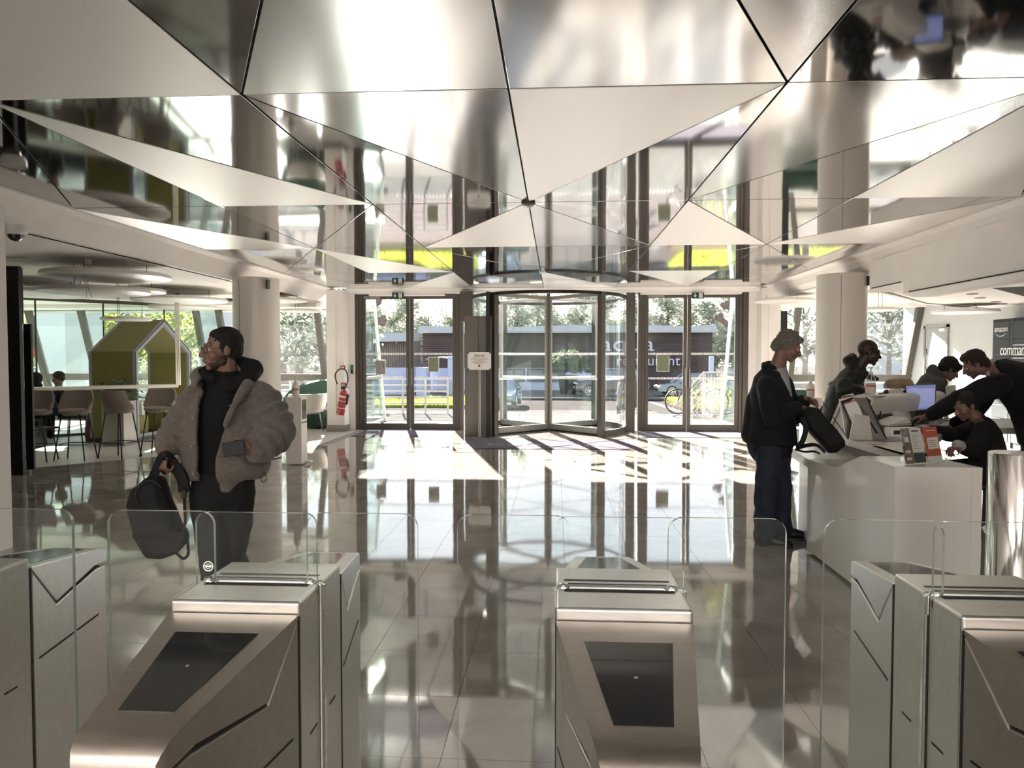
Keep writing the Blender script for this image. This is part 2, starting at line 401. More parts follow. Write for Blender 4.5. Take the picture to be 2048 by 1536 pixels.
# for every cell (column, row): which way the fold runs and the finish of the two triangles
#   row index r spans ROWS[r]..ROWS[r+1]; '/' joins near-left to far-right, '\\' near-right to far-left
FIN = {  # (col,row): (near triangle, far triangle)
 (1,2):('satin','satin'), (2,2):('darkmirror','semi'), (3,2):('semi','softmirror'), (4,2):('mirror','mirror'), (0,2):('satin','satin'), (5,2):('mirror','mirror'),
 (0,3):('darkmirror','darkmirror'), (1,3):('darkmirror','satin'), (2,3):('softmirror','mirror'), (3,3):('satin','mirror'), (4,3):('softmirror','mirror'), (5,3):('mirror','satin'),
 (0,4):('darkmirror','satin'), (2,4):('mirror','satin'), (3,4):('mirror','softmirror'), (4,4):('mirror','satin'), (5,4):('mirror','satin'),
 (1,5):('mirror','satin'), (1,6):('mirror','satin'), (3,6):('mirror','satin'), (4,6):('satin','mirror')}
SGN = (-1, 1, 1, -1, -1, 1)
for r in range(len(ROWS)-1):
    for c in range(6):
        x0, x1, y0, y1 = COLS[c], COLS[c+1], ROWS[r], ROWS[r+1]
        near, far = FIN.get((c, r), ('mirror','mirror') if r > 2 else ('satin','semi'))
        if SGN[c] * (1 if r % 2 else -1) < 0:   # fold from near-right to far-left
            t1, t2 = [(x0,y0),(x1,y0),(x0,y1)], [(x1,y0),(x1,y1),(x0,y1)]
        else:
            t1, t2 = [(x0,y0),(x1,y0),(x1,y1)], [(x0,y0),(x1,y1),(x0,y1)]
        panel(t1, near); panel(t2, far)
for x, y, s in ((-.262,6.83,1),(-.235,12.3,.8)):
    d = thing('smoke_detector', ('dark smoke detector on the joint of the metal ceiling nearest the turnstiles','small pale smoke detector on the metal ceiling close to the revolving door')[s < 1], 'smoke detector', (x,y,2.955))
    obj('detector_base', MB().lathe([(.065*s,.045),(.065*s,.025),(.055*s,.02)], n=24), MT['frame'] if s == 1 else MT['whiteshell'], d, smooth=40)
    obj('detector_head', MB().lathe([(.05*s,.022),(.05*s,.012),(.03*s,.0),(.001,-.002)], n=24), MT['framelight'] if s == 1 else MT['whiteshell'], d, smooth=40)
# plaster edge around the metal field
t = MB()
t.ext([(-4.69,-7,3.04),(-4.69,-7,2.985),(-4.80,-7,2.955),(-4.97,-7,2.74),(-5.1,-7,2.74),(-5.1,-7,3.04)], (0,22.4,0)); obj('trim_1', t, MT['plaster'], kind='structure')
t = MB()
t.ext([(-4.4,15.03,3.04),(-4.4,15.03,2.985),(-4.4,15.11,2.955),(-4.4,15.13,2.905),(-4.4,15.6,2.905),(-4.4,15.6,3.04)], (8.6,0,0)); t.box(-3.95,-2.35,15.14,15.6,2.86,2.905); t.box(1.75,3.8,15.14,15.6,2.86,2.905); obj('trim_2', t, MT['plaster'], kind='structure')
t = MB()
t.ext([(4.17,10.2,3.04),(4.17,10.2,2.985),(4.28,10.2,2.955),(4.34,10.2,2.84),(4.5,10.2,2.74),(4.6,10.2,3.04)], (0,5.2,0)); t.ext([(4.17,-7,3.04),(4.17,-7,2.985),(4.27,-7,2.955),(4.27,-7,2.85),(4.6,-7,2.85),(4.6,-7,3.04)], (0,17.2,0)); obj('trim_3', t, MT['plaster'], kind='structure')
# lounge ceilings, bulkhead over the desk
t = MB(); t.box(-14,-5.05,-7,17.6,2.74,3.1); obj('ceiling_left', t, MT['plaster'], kind='structure')
t = MB(); t.ext([(-14,9.3,2.742),(-10.4,9.3,2.742),(-7.2,11.9,2.742),(-5.1,13.5,2.742),(-5.1,13.62,2.742),(-14,13.62,2.742)], (0,0,-.055)); t.box(-14,-4.45,15.6,17.5,2.66,2.742); obj('ceiling_step', t, MT['plaster'], kind='structure')
for pts in ([(-9.6,8.0),(-6.3,8.3),(-6.3,8.33),(-9.6,8.03)], [(-10.5,13.7),(-5.3,13.75),(-5.3,13.78),(-10.5,13.73)]):
    obj('ceiling_slot', MB().ext([(x,y,2.7415) for x,y in pts], (0,0,-.003)), MT['gap'], bpy.data.objects['ceiling_left'])
t = MB(); t.box(4.45,8.2,10.18,17.6,2.74,3.1); obj('ceiling_right', t, MT['plaster'], kind='structure')
t = MB(); t.ext([(4.25,9.2,2.85),(4.25,9.2,2.47),(4.33,9.2,2.44),(4.6,9.2,2.44),(4.6,9.2,2.85)], (0,.97,0)); t.ext([(4.25,-7,2.85),(4.25,-7,2.33),(4.36,-7,2.29),(4.6,-7,2.29),(4.6,-7,2.85)], (0,16.2,0))
bk = obj('wall_right_bulkhead', t, MT['plaster'], kind='structure')
obj('bulkhead_slot', MB().box(4.243,4.26,-6.5,9.05,2.338,2.35), MT['gap'], bk); obj('bulkhead_slot', MB().box(4.243,4.26,9.25,10.1,2.478,2.488), MT['gap'], bk)
t = MB(); t.ext([(4.5,-7,2.47),(4.5,10.3,2.47),(6.2,12.6,2.47),(8.12,14.1,2.47),(8.12,-7,2.47)], (0,0,.1)); lc = obj('ceiling_lower', t, MT['plaster'], kind='structure')
obj('trim_lowceil'.replace('lowceil','4'), MB().ext([(4.5,10.32,2.45),(6.2,12.62,2.45),(8.12,14.12,2.45),(8.12,14.2,2.45),(6.15,12.7,2.45),(4.5,10.42,2.45)], (0,0,.4)), MT['plaster'], kind='structure')
obj('dark_recess', MB().ext([(5.75,10.0,2.4695),(7.4,11.8,2.4695),(7.9,11.2,2.4695),(6.6,9.4,2.4695)], (0,0,.002)), MT['gap'], lc)
for x, y in [(5.6,9.5),(6.0,10.9),(6.5,11.6),(7.2,12.4),(7.6,12.9),(7.7,10.5)]:
    s = obj('ceiling_spot', MB().lathe([(.075,0),(.075,-.012),(.05,-.012),(.045,0)], (x,y,2.47), 20), MT['framelight'], lc)
# walls
obj('wall_left', MB().box(-4.95,-4.43,-7,5.62,-.01,2.76), MT['plaster'], kind='structure')
obj('wall_far_left', MB().box(-14.2,-14,-7,17.6,0,3), MT['plaster'], kind='structure')
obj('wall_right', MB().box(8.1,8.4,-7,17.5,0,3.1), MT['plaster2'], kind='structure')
obj('wall_left_jamb', MB().box(-4.80,-4.43,14.95,15.3,0,2.96).box(-4.50,-4.30,15.3,15.5,0,2.96).box(-4.66,-4.6,14.93,14.95,.3,2.7), MT['plaster'], kind='structure')
obj('baseboard_left', MB().box(-4.815,-4.415,14.935,15.31,0,.13), MT['framelight'], kind='structure')
obj('wall_right_jamb', MB().box(3.98,4.22,15.3,15.5,0,2.96).box(4.14,4.52,14.95,15.3,0,2.96).box(4.28,4.33,14.93,14.95,.3,2.7), MT['plaster'], kind='structure')
obj('baseboard_right', MB().box(4.13,4.535,14.935,15.31,0,.13), MT['framelight'], kind='structure')
# hall behind the camera: a solid end wall with one open doorway
b = MB(); b.box(-14,-.9,-7.2,-7,0,3.2); b.box(.9,8.4,-7.2,-7,0,3.2); b.box(-14,8.4,-7.2,-7,2.3,3.4); obj('wall_back', b, MT['plaster'], kind='structure')
for (x, y), wh in zip(HALL_LAMPS, ('left one of the nearer pair','right one of the nearer pair','left one of the farther pair','right one of the farther pair')):
    f = thing('hall_ceiling_light', None, None, (x,y,2.94)); tag(f, 'flat ceiling light of the hall behind the turnstiles, ' + wh, 'ceiling light', 'ceiling lights of the hall behind')
    obj('light_frame', MB().box(-1.15,1.15,-.75,.75,.012,.055), MT['whiteshell'], f)
obj('roof', MB().box(-14.4,8.6,-7.4,16.2,3.25,3.5), MT['plaster'], kind='structure')

# columns
for nm, x in (('column_left', -4.61), ('column_right', 4.18)):
    m = MB().lathe([(.345,0),(.345,2.76)], (x,10.95,0), 64)
    c = obj(nm, m, MT['cream'], smooth=40, kind='structure')
    obj('column_joint', MB().lathe([(.347,.0),(.350,.0),(.350,.012),(.347,.012)], (x,10.95,0), 64), MT['gap'], c)
    obj('column_seam', MB().box(x-.13,x-.126,10.95-.322,10.95-.31,.02,2.72), MT['gap'], c)
    obj('sensor_box', MB().box(x+.27,x+.30,10.65,10.75,2.58,2.72), MT['frame'], c, bevel=.004)

# ---------------------------------------------------------------- glazed front
FY = 15.42
def leaf(parent, x0, x1, hinge):
    fr = MB(); w = .075
    fr.box(x0,x0+w,FY-.03,FY+.03,.01,2.86); fr.box(x1-w,x1,FY-.03,FY+.03,.01,2.86); fr.box(x0+w,x1-w,FY-.03,FY+.03,.01,.14); fr.box(x0+w,x1-w,FY-.03,FY+.03,2.80,2.86)
    l = obj('door_leaf', fr, MT['frame'], parent, bevel=.004)
    g = obj('pane', MB().box(x0+w,x1-w,FY-.006,FY+.006,.14,2.80), MT['glass'], l)
    hx = x1-.038 if hinge < 0 else x0+.038
    obj('handle', MB().bar((hx,FY-.075,.95),(hx,FY-.075,1.32),.022).bar((hx,FY-.075,1.0),(hx,FY-.02,1.0),.018).bar((hx,FY-.075,1.27),(hx,FY-.02,1.27),.018), MT['framelight'], l, bevel=.004)
    d = MB(); n = int((x1-x0-2*w)/.03)
    for z in (1.09, 1.605):
        for i in range(n): xx = x0+w+.006+i*(x1-x0-2*w-.01)/n; d.box(xx,xx+.019,FY-.009,FY-.0065,z,z+.045)
    obj('dot_film', d, MT['whitedot'], l, kind='stuff')
    return l
for nm, xs in (('door_1', (-4.16,-3.13,-3.12,-2.13)), ('door_2', (1.86,2.735,2.745,3.80))):
    d = thing(nm, kind='structure')
    leaf(d, xs[0], xs[1], -1); leaf(d, xs[2], xs[3], 1)
    obj('door_frame', MB().box(xs[0]-.07,xs[0]-.005,FY-.05,FY+.05,0,2.9).box(xs[3]+.005,xs[3]+.07,FY-.05,FY+.05,0,2.9).box(xs[0]-.005,xs[3]+.005,FY-.05,FY+.05,2.865,2.91).box(xs[0],xs[3],FY-.05,FY+.05,-.008,.008), MT['frame'], d, bevel=.004)
    obj('door_closer', MB().box(xs[0]+.05,xs[0]+.4,FY-.07,FY-.03,2.81,2.86), MT['framelight'], d, bevel=.004)
wf = thing('window_front', kind='structure')
for x0, x1 in ((-4.33,-4.23),(-2.055,-1.97),(1.47,1.655),(1.715,1.785),(3.875,3.97)):
    obj('mullion', MB().box(x0,x1,FY-.09,FY+.09,0,2.92), MT['frame'], wf, bevel=.004)
for x0, x1 in ((-1.97,-1.55),(1.655,1.715)):
    obj('side_pane', MB().box(x0,x1,FY-.006,FY+.006,.06,2.9), MT['glass'], wf)
obj('mullion', MB().box(-1.98,-1.72,14.95,15.15,2.30,2.92), MT['frame'], wf)
obj('side_pane', MB().box(-1.66,-1.36,14.55,14.56,2.35,2.92), MT['glass'], wf)

# revolving door
RC, RR = V((-.16,15.45,0)), 1.60
rd = thing('door_3', kind='structure', loc=RC)
for ang, s in ((-49,.07),(49,.07),(131,.07),(229,.07)):
    a = R(ang); p = V((RR*cos(a), RR*sin(a), 0))
    m = MB(); m.m = M.Translation(p) @ M.Rotation(a, 4, 'Z'); m.box(-.05,.05,-.055,.055,0,2.835)
    obj('drum_post', m, MT['frame'], rd, bevel=.006)
    m = MB(); m.m = M.Translation(p*.965) @ M.Rotation(a, 4, 'Z'); m.box(-.012,.012,-.05,.05,.02,2.8); obj('post_brush', m, MT['black'], rd)
for a0, a1 in ((-46,46),(134,226)):
    n = 24; rows = []
    for i in range(n+1):
        a = R(a0 + (a1-a0)*i/n); rows.append([(RR*cos(a), RR*sin(a), .1), (RR*cos(a), RR*sin(a), 2.86)])
    obj('curved_pane', MB().sheet(rows, .01), MT['glass'], rd, smooth=30)
    for z0, z1, mk in ((0,.12,'frame'),(2.8,2.83,'frame')):
        m = MB()
        for i in range(n):
            q = [R(a0 + (a1-a0)*k/n) for k in (i, i+1)]
            m.ext([((RR-.03)*cos(q[0]),(RR-.03)*sin(q[0]),z0),((RR+.03)*cos(q[0]),(RR+.03)*sin(q[0]),z0),((RR+.03)*cos(q[1]),(RR+.03)*sin(q[1]),z0),((RR-.03)*cos(q[1]),(RR-.03)*sin(q[1]),z0)], (0,0,z1-z0))
        obj('drum_rail', m, MT[mk], rd)
    m = MB()
    for z in (1.1,1.605):
        for i in range(n*2):
            q = [R(a0 + (a1-a0)*k/n/2) for k in (i, i+.62)]
            m.ext([((RR-.012)*cos(q[0]),(RR-.012)*sin(q[0]),z),((RR-.008)*cos(q[0]),(RR-.008)*sin(q[0]),z),((RR-.008)*cos(q[1]),(RR-.008)*sin(q[1]),z),((RR-.012)*cos(q[1]),(RR-.012)*sin(q[1]),z)], (0,0,.045))
    obj('dot_film', m, MT['whitedot'], rd, kind='stuff')
hd = MB()
for i in range(72):
    q = [R(5*k) for k in (i, i+1)]
    hd.ext([((RR-.03)*cos(q[0]),(RR-.03)*sin(q[0]),2.775),((RR+.04)*cos(q[0]),(RR+.04)*sin(q[0]),2.775),((RR+.04)*cos(q[1]),(RR+.04)*sin(q[1]),2.775),((RR-.03)*cos(q[1]),(RR-.03)*sin(q[1]),2.775)], (0,0,.06))
obj('drum_header', hd, MT['black'], rd)
obj('centre_post', MB().lathe([(.035,0),(.035,2.9)], (0,0,0), 20), MT['frame'], rd, smooth=40)
for k in range(4):
    a = R(45 + 90*k); w = obj('door_wing', (lambda m: (setattr(m,'m',M.Rotation(a,4,'Z')), m.box(.03,.09,-.025,.025,.03,2.84), m.box(1.5,1.58,-.025,.025,.03,2.84), m.box(.09,1.5,-.025,.025,.03,.15), m.box(.09,1.5,-.025,.025,2.77,2.84), m)[-1])(MB()), MT['framelight'], rd, bevel=.004)
    m = MB(); m.m = M.Rotation(a,4,'Z'); m.box(.09,1.5,-.005,.005,.15,2.77); obj('pane', m, MT['glass'], w)
    m = MB(); m.m = M.Rotation(a,4,'Z'); m.box(.05,1.58,-.012,.012,0,.03); obj('sweep_brush', m, MT['black'], w)
    m = MB(); m.m = M.Rotation(a,4,'Z')
    for z in (1.1,1.605):
        for i in range(47): m.box(.1+i*.03,.1+i*.03+.019,-.009,-.0065,z,z+.045)
    obj('dot_film', m, MT['whitedot'], w, kind='stuff')
cab = thing('door_control_cabinet', 'tall dark grey metal cabinet hiding the left side of the revolving door', 'cabinet', (-1.52,14.22,0))
for x0, x1 in ((-.27,-.003),(.003,.26)):
    obj('cabinet_door', MB().box(x0,x1,-.02,.0,.03,2.36), MT['cabinet'], cab, bevel=.004)
obj('cabinet_body', MB().box(-.275,.265,.0,.36,0,2.365), MT['cabinet'], cab, bevel=.004)
obj('drum_fin', MB().box(-1.2,-1.13,-1.40,-1.1,0,2.83), MT['black'], rd)

# raked side glazing of the two lounges: z 0 at Y 17.5, z 2.95 at Y 16.48
def RY(z): return 17.5 - .3458*z
def raked(name, x0, x1, mull, dark=()):
    w = thing(name, kind='structure')
    obj('window_rail', MB().ext([(x0,RY(1.16)-.05,1.16),(x0,RY(1.16)+.05,1.16),(x0,RY(1.0)+.05,1.0),(x0,RY(1.0)-.05,1.0)], (x1-x0,0,0)), MT['frame'], w)
    obj('window_head', MB().box(x0,x1,16.45,16.65,2.66,2.95), MT['plaster'], w)
    obj('window_sill', MB().box(x0,x1,17.3,17.55,0,.1), MT['frame'], w)
    for x in mull:
        obj('mullion', MB().ext([(x-.06,RY(2.95)-.06,2.95),(x+.06,RY(2.95)-.06,2.95),(x+.06,RY(2.95)+.08,2.95),(x-.06,RY(2.95)+.08,2.95)], (0,1.02,-2.95)), MT['frame'], w)
    xs = sorted(set([x0] + list(mull) + [x1]))
    for a, b in zip(xs, xs[1:]):
        if b - a < .4: continue
        for z0, z1 in ((.1,1.0),(1.16,2.7)):
            obj('pane', MB().ext([(a+.06,RY(z1),z1),(b-.06,RY(z1),z1),(b-.06,RY(z1)+.01,z1),(a+.06,RY(z1)+.01,z1)], (0,RY(z0)-RY(z1),z0-z1)), MT['winglass'], w)
    return w
raked('window_1', -14, -4.25, (-12.55,-11.25,-8.45,-7.9,-5.55))
raked('window_2', 4.0, 8.1, (5.40,8.02))
# glass returns between the door front and the raked fronts, with their pale leaning posts
for nm, x in (('window_3', -4.18), ('window_4', 3.93)):
    w = thing(nm, kind='structure')
    obj('return_pane', MB().ext([(x,15.5,.05),(x,15.5,2.9),(x,RY(2.9),2.9),(x,RY(.05),.05)], (.012,0,0)), MT['partglass'], w)
    obj('leaning_post', MB().ext([(x-.03,RY(2.95)-.03,2.95),(x+.03,RY(2.95)-.03,2.95),(x+.03,RY(2.95)+.05,2.95),(x-.03,RY(2.95)+.05,2.95)], (0,1.02,-2.95)), MT['whiteshell'], w)
    obj('return_rail', MB().ext([(x-.02,15.5,1.05),(x+.02,15.5,1.05),(x+.02,15.5,1.12),(x-.02,15.5,1.12)], (0,1.6,0)), MT['framelight'], w)
    obj('return_sill', MB().box(x-.03,x+.03,15.5,17.45,0,.06), MT['framelight'], w)
# ---------------------------------------------------------------- outside: terrace, street, pavilion, trees, cars
GZ = -.86                                     # the street lies lower than the terrace
cam_m = cam.rotation_euler.to_matrix()
def at(px, py, Y=None, z=None):
    """the point of the real plane Y=... or z=... seen at a pixel of the 2048x1536 photograph"""
    d = cam_m @ V(((px-1024)/FPX, -(py-768)/FPX, -1)); o = V((0,0,1.55))
    t = Y/d.y if Y is not None else (z-1.55)/d.z
    return o + d*t
OUT = dict(pave=mat('pale_paving', (.135,.13,.12), .75, spec=0, var=.1, scale=4), asphalt=mat('asphalt', (0.075,0.065,0.062), .8, spec=0, var=.12, scale=6, bump=.2, bscale=60), kerb=mat('kerb_stone', (0.150,0.145,0.135), .8, spec=0),
    grass=mat('lawn_blades', (.10,.14,.016), .8, spec=0, var=.3, scale=9), soil=mat('planting_bed', (.11,.085,.06), .95, spec=0, var=.25, scale=10), clad=mat('brown_slats', (.075,.06,.058), .7, spec=0, var=.15, scale=3, stretch=(1,1,30)),
    wood=mat('weathered_boards', (.13,.10,.09), .8, var=.2, scale=3), palewall=mat('pale_blue_render', (.38,.42,.56), .8), roof=mat('white_awning_cloth', (.30,.30,.29), .7, spec=0, var=.06, scale=2), winout=mat('far_window', (.10,.13,.16), .2),
    letter=mat('pale_letters', (.42,.43,.50), .6), white=mat('white_painted_steel', (0.370,0.360,0.340), .5, spec=0), leaf1=leafy('hazy_poplar_leaves', (.30,.32,.25), (.54,.56,.46), .8), leaf2=leafy('yellow_green_leaves', (.17,.20,.03), (.42,.42,.09), 1.2), leaf3=leafy('grey_green_leaves', (.12,.14,.10), (.25,.28,.21), 1.2),  # haze over the far poplars is put into their pale leaf colour
    bark=mat('bark', (.10,.075,.06), .9, var=.3, scale=6, bump=.4, bscale=20), concrete=mat('pale_concrete', (.34,.35,.355), .85, var=.05, scale=1), teal=mat('teal_grey_car_paint', (.05,.085,.095), .25, coat=1), blackcar=mat('black_car_paint', (.012,.013,.015), .2, coat=1), greycar=mat('blue_grey_car_paint', (.13,.17,.19), .22, coat=1),
    carglass=mat('car_glass', (.10,.13,.15), .06, coat=1), tyre=mat('tyre', (.018,.018,.018), .8), rim=mat('alloy_rim', (.55,.55,.56), .3, .8), lamp=mat('headlamp_glass', (.6,.6,.58), .1, coat=1), lampon=mat('lit_headlamp', (1,.9,.7), .3, emit=(1,.85,.5), estr=6), plant=leafy('shrub_leaves', (.05,.065,.04), (.13,.16,.10), 3))
obj('ground', MB().box(-120,120,17.5,200,GZ-.5,GZ-.06), OUT['asphalt'], kind='structure')
ter = obj('terrace', MB().box(-13,9.5,15.5,20.1,-.5,-.035), OUT['kerb'], kind='structure')
for i in range(-8, 12):
    for j in range(6):
        x = -.2 + i*.78; y = 15.6 + j*.75
        if -6.6 < x < 8.6: obj('paving_slab', MB().box(x,x+.772,y,y+.742,-.035,-.012), OUT['pave'], ter)
tk = MB()
for i in range(90): tk.box(-4.4+i*.1,-4.4+i*.1+.05,19.75,20.05,-.012,.0)
obj('tactile_strip', tk, OUT['white'], ter, kind='stuff')
obj('pavement', MB().box(-40,40,20.1,33.2,GZ-.08,GZ), mat('pink_asphalt', (.13,.11,.105), .85, spec=0, var=.1, scale=3), kind='structure')
obj('road', MB().box(-80,80,42.3,51,GZ-.06,GZ+.0), mat('grey_road', (.10,.097,.097), .8, spec=0, var=.08, scale=3), kind='structure')
obj('kerb', MB().box(-80,80,50.6,50.9,GZ,GZ+.13), OUT['kerb'], kind='structure')
obj('kerb_near', MB().box(-80,80,42.0,42.3,GZ,GZ+.1), OUT['kerb'], kind='structure')
for i, px in enumerate((-20,-12,3)):
    obj('road_line', MB().box(px,px+6,46.4,46.6,GZ,GZ+.004), OUT['white'], bpy.data.objects['road'])
def lawn(name, x0, x1, y0, y1, label, n):
    m = MB()
    for i in range(n):
        x, y = random.uniform(x0,x1), random.uniform(y0,y1); h = random.uniform(.09,.2); a = random.uniform(0,pi); w = .03
        m._add([(x-w*cos(a),y-w*sin(a),GZ+.05),(x+w*cos(a),y+w*sin(a),GZ+.05),(x+random.uniform(-.06,.06),y+random.uniform(-.06,.06),GZ+.08+h)], [(0,1,2)])
    b = obj(name, m, OUT['leaf2'], kind='stuff', label=label, cat='grass')
    obj(name+'_bed', MB().box(x0,x1,y0,y1,GZ-.05,GZ+.07), OUT['grass'], kind='structure')
lawn('lawn', -12,-3.0,35.2,41.5, 'bright green grass strip beyond the left glass door', 9000)
lawn('lawn', 6.2,14,35.2,41.5, 'bright green grass strip behind the bicycle wheel', 8000)
obj('planting_bed', MB().box(5.2,9.4,20.2,34.5,GZ-.05,GZ+.3), OUT['soil'], kind='structure')
obj('kerb_bed', MB().ext([(4.3,34.5,GZ),(4.6,34.5,GZ),(5.35,20.2,GZ),(5.05,20.2,GZ)], (0,0,.33)), OUT['kerb'], kind='structure')

# restaurant pavilion across the street
BY = 53.0
bl, br = at(846,700,Y=BY).x, at(1424,700,Y=BY).x
zt, zm, zb = 3.35, .78, GZ
bd = thing('restaurant_pavilion', 'long low brown slatted restaurant building with a pale blue base across the street', 'building', ((bl+br)/2, BY, GZ))
obj('cladding', MB().box(bl,br,BY,BY+9,zm,zt), OUT['clad'], bd, w=True)
sl = MB()
for k in range(16): sl.box(bl-.02,br+.02,BY-.05,BY,zm+k*.16+.02,zm+k*.16+.12)
obj('horizontal_slats', sl, OUT['clad'], bd, w=True, kind='stuff')
obj('base_wall', MB().box(bl,at(1250,700,Y=BY).x,BY-.12,BY+8,zb,zm), OUT['palewall'], bd, w=True)
obj('dark_base', MB().box(at(1250,700,Y=BY).x,br,BY-.1,BY+8,zb,zm), OUT['clad'], bd, w=True)
m = MB(); xs = [bl-.3 + (br-bl+.6)*i/10 for i in range(11)]
m.sheet([[(x, BY-.5, zt+.05+random.uniform(-.04,.04)) for x in xs], [(x, BY+.2, zt+.5+random.uniform(-.1,.1)) for x in xs], [(x, BY+5, zt+.62) for x in xs]], .05)
obj('awning_roof', m, OUT['roof'], bd, w=True)
obj('awning_edge', MB().box(bl-.3,br+.2,BY-.52,BY-.45,zt-.02,zt+.1), OUT['white'], bd, w=True)
for a, b in ((1006,1050),(1054,1130)):
    x0, x1 = at(a,740,Y=BY-.15).x, at(b,740,Y=BY-.15).x; z0, z1 = at(a,763,Y=BY-.15).z, at(a,737,Y=BY-.15).z
    w = obj('window_frame', MB().box(x0,x1,BY-.2,BY-.12,z0,z0+.1).box(x0,x1,BY-.2,BY-.12,z1-.1,z1).box(x0,x0+.1,BY-.2,BY-.12,z0,z1).box(x1-.1,x1,BY-.2,BY-.12,z0,z1).box((x0+x1)/2-.05,(x0+x1)/2+.05,BY-.2,BY-.12,z0,z1), OUT['clad'], bd, w=True)
    obj('pane', MB().box(x0+.1,x1-.1,BY-.15,BY-.125,z0+.1,z1-.1), OUT['winout'], w, w=True)
p = at(1254,689,Y=BY-.1); text('lettering', 'aqua', 1.62, OUT['letter'], (p.x,p.y,p.z+.02), (R(90),0,0), bd, sx=1.32, depth=.03)
p = at(1296,722,Y=BY-.1); text('lettering', 'restaurant', 1.05, OUT['letter'], (p.x,p.y,p.z), (R(90),0,0), bd, sx=1.05, depth=.03)
# planked shed to its left
sx0, sx1 = at(700,690,Y=47).x, at(812,690,Y=47).x
sh = thing('boarded_shed', 'brown boarded shed with a pale awning left of the restaurant building', 'shed', ((sx0+sx1)/2,47,GZ))
obj('shed_body', MB().box(sx0,sx1,47,52,.9,2.75), OUT['wood'], sh, w=True)
n = 26
for k in range(n):
    x = sx0 + (sx1-sx0)*k/n; obj('plank', MB().box(x,x+(sx1-sx0)/n-.03,46.95,47,.92,2.5), OUT['wood'], sh, w=True)
obj('shed_wall', MB().box(sx0,sx1,46.98,52,GZ,.9), OUT['palewall'], sh, w=True)
obj('awning', MB().ext([(sx0-.1,46.4,2.55),(sx1+.2,46.4,2.6),(sx1+.3,47.1,3.15),(sx0,47.1,3.2)], (0,4,.1)), OUT['roof'], sh, w=True)
# pale blue kiosk, canopy and stair rail seen through the left door
kx0, kx1 = at(832,740,Y=45).x, at(852,740,Y=45).x
obj('blue_kiosk', MB().box(kx0,kx1,45,46.5,GZ,at(840,735,Y=45).z), OUT['palewall'], label='pale blue kiosk wall seen in the left glass door', cat='kiosk')
ky = 46
cv = thing('entrance_canopy', 'curved pale canopy over the white stair across the street', 'canopy', at(880,775,Y=ky))
rows = []
for i in range(9):
    t = i/8; px = 852 + 60*t; py = 729 - 13*sin(pi*(.25+.6*t)); rows.append([at(px,py,Y=ky), at(px,py,Y=ky)+V((0,2.2,.05))])
obj('canopy_shell', MB().sheet(rows,.06), OUT['roof'], cv, w=True)
st = thing('stair_railing', 'white stair railing slanting down below the curved canopy', 'railing', at(880,785,Y=ky-1))
q0, q1, q2, q3 = at(846,755,Y=ky-1), at(905,768,Y=ky-1), at(846,778,Y=ky-1), at(905,786,Y=ky-1)
obj('top_rail', MB().bar(q0,q1,.08), OUT['white'], st, w=True); obj('bottom_rail', MB().bar(q2,q3,.08), OUT['white'], st, w=True)
for i in range(9):
    t = i/8; obj('baluster', MB().bar(q0.lerp(q1,t),q2.lerp(q3,t),.05), OUT['white'], st, w=True)
for px0, px1, lab in ((895,906,'white panel sign with rounded top beside the left door post'), (1419,1428,'pale blue sign pillar behind the right glass door')):
    a = at(px0,712,Y=46); b = at(px1,776,Y=46)
    obj('sign_pillar', MB().box(a.x,b.x,46,46.2,GZ,a.z), OUT['palewall'], bevel=.05, label=lab, cat='sign')

# trees
def crown(name, n, fn, mat_, size, parent, seed):
    rnd = random.Random(seed); m = MB()
    for i in range(n):
        p = fn(rnd); a, b = rnd.uniform(0,2*pi), rnd.uniform(-.9,.9); s = size*rnd.uniform(.6,1.4)
        u = V((cos(a),sin(a),b*.5)).normalized()*s; w = V((-sin(a)*.4,cos(a)*.4,1)).normalized()*s*.8
        m._add([p-u, p-w*.6, p+u, p+w], [(0,1,2,3)])
    return obj(name, m, mat_, parent, kind='stuff')
def poplar(seed, h=12.5):
    r = thing('poplar', None, None, (0,0,0))
    rnd0 = random.Random(seed)
    obj('trunk', MB().tube([(0,0,0),(.1,0,h*.5),(0,.1,h*.92)], [.3,.16,.03], 7), OUT['bark'], r)
    br = []
    for k in range(26):
        z = h*rnd0.uniform(.12,.8); a = rnd0.uniform(0,2*pi); l = h*rnd0.uniform(.12,.2); rr = rnd0.uniform(.7,1.25)
        br.append((V((0,0,z)), V((cos(a)*rr, sin(a)*rr, z+l))))
    m = MB()
    for a, b in br: m.tube([a, a.lerp(b,.6)+V((0,0,-.2)), b], [.06,.035,.012], 4)
    obj('branches', m, OUT['bark'], r, kind='stuff')
    def fn(rnd):
        a, b = rnd.choice(br); t = rnd.random()**.6; p = a.lerp(b, t*1.1); s = .28+.25*t
        return p + V((rnd.gauss(0,s),rnd.gauss(0,s),rnd.gauss(0,.45)))
    crown('crown', 4200, fn, OUT['leaf1'], .17, r, seed)
    return r
protos = [poplar(11), poplar(12,10.4), poplar(13,11.6)]
used = [False]*3; nth = ['first','second','third','fourth','fifth','sixth','seventh','eighth','ninth','tenth','eleventh','twelfth','thirteenth','fourteenth','fifteenth','sixteenth','seventeenth','eighteenth','nineteenth','twentieth','twenty-first','twenty-second','twenty-third','twenty-fourth']
for i in range(24):
    k = i % 3; o = protos[k] if not used[k] else copy_tree(protos[k]); used[k] = True
    px = 560 + i*43 + random.uniform(-9,9); p = at(px,700,Y=random.uniform(74,84))
    o.location = (p.x,p.y,GZ); o.rotation_euler = (0,0,random.uniform(0,6)); s = random.uniform(.7,1.0); o.scale = (1.25,1.25,s)
    tag(o, f'pale backlit poplar, {nth[i]} from the left in the row behind the restaurant', 'tree', 'poplars behind the restaurant')
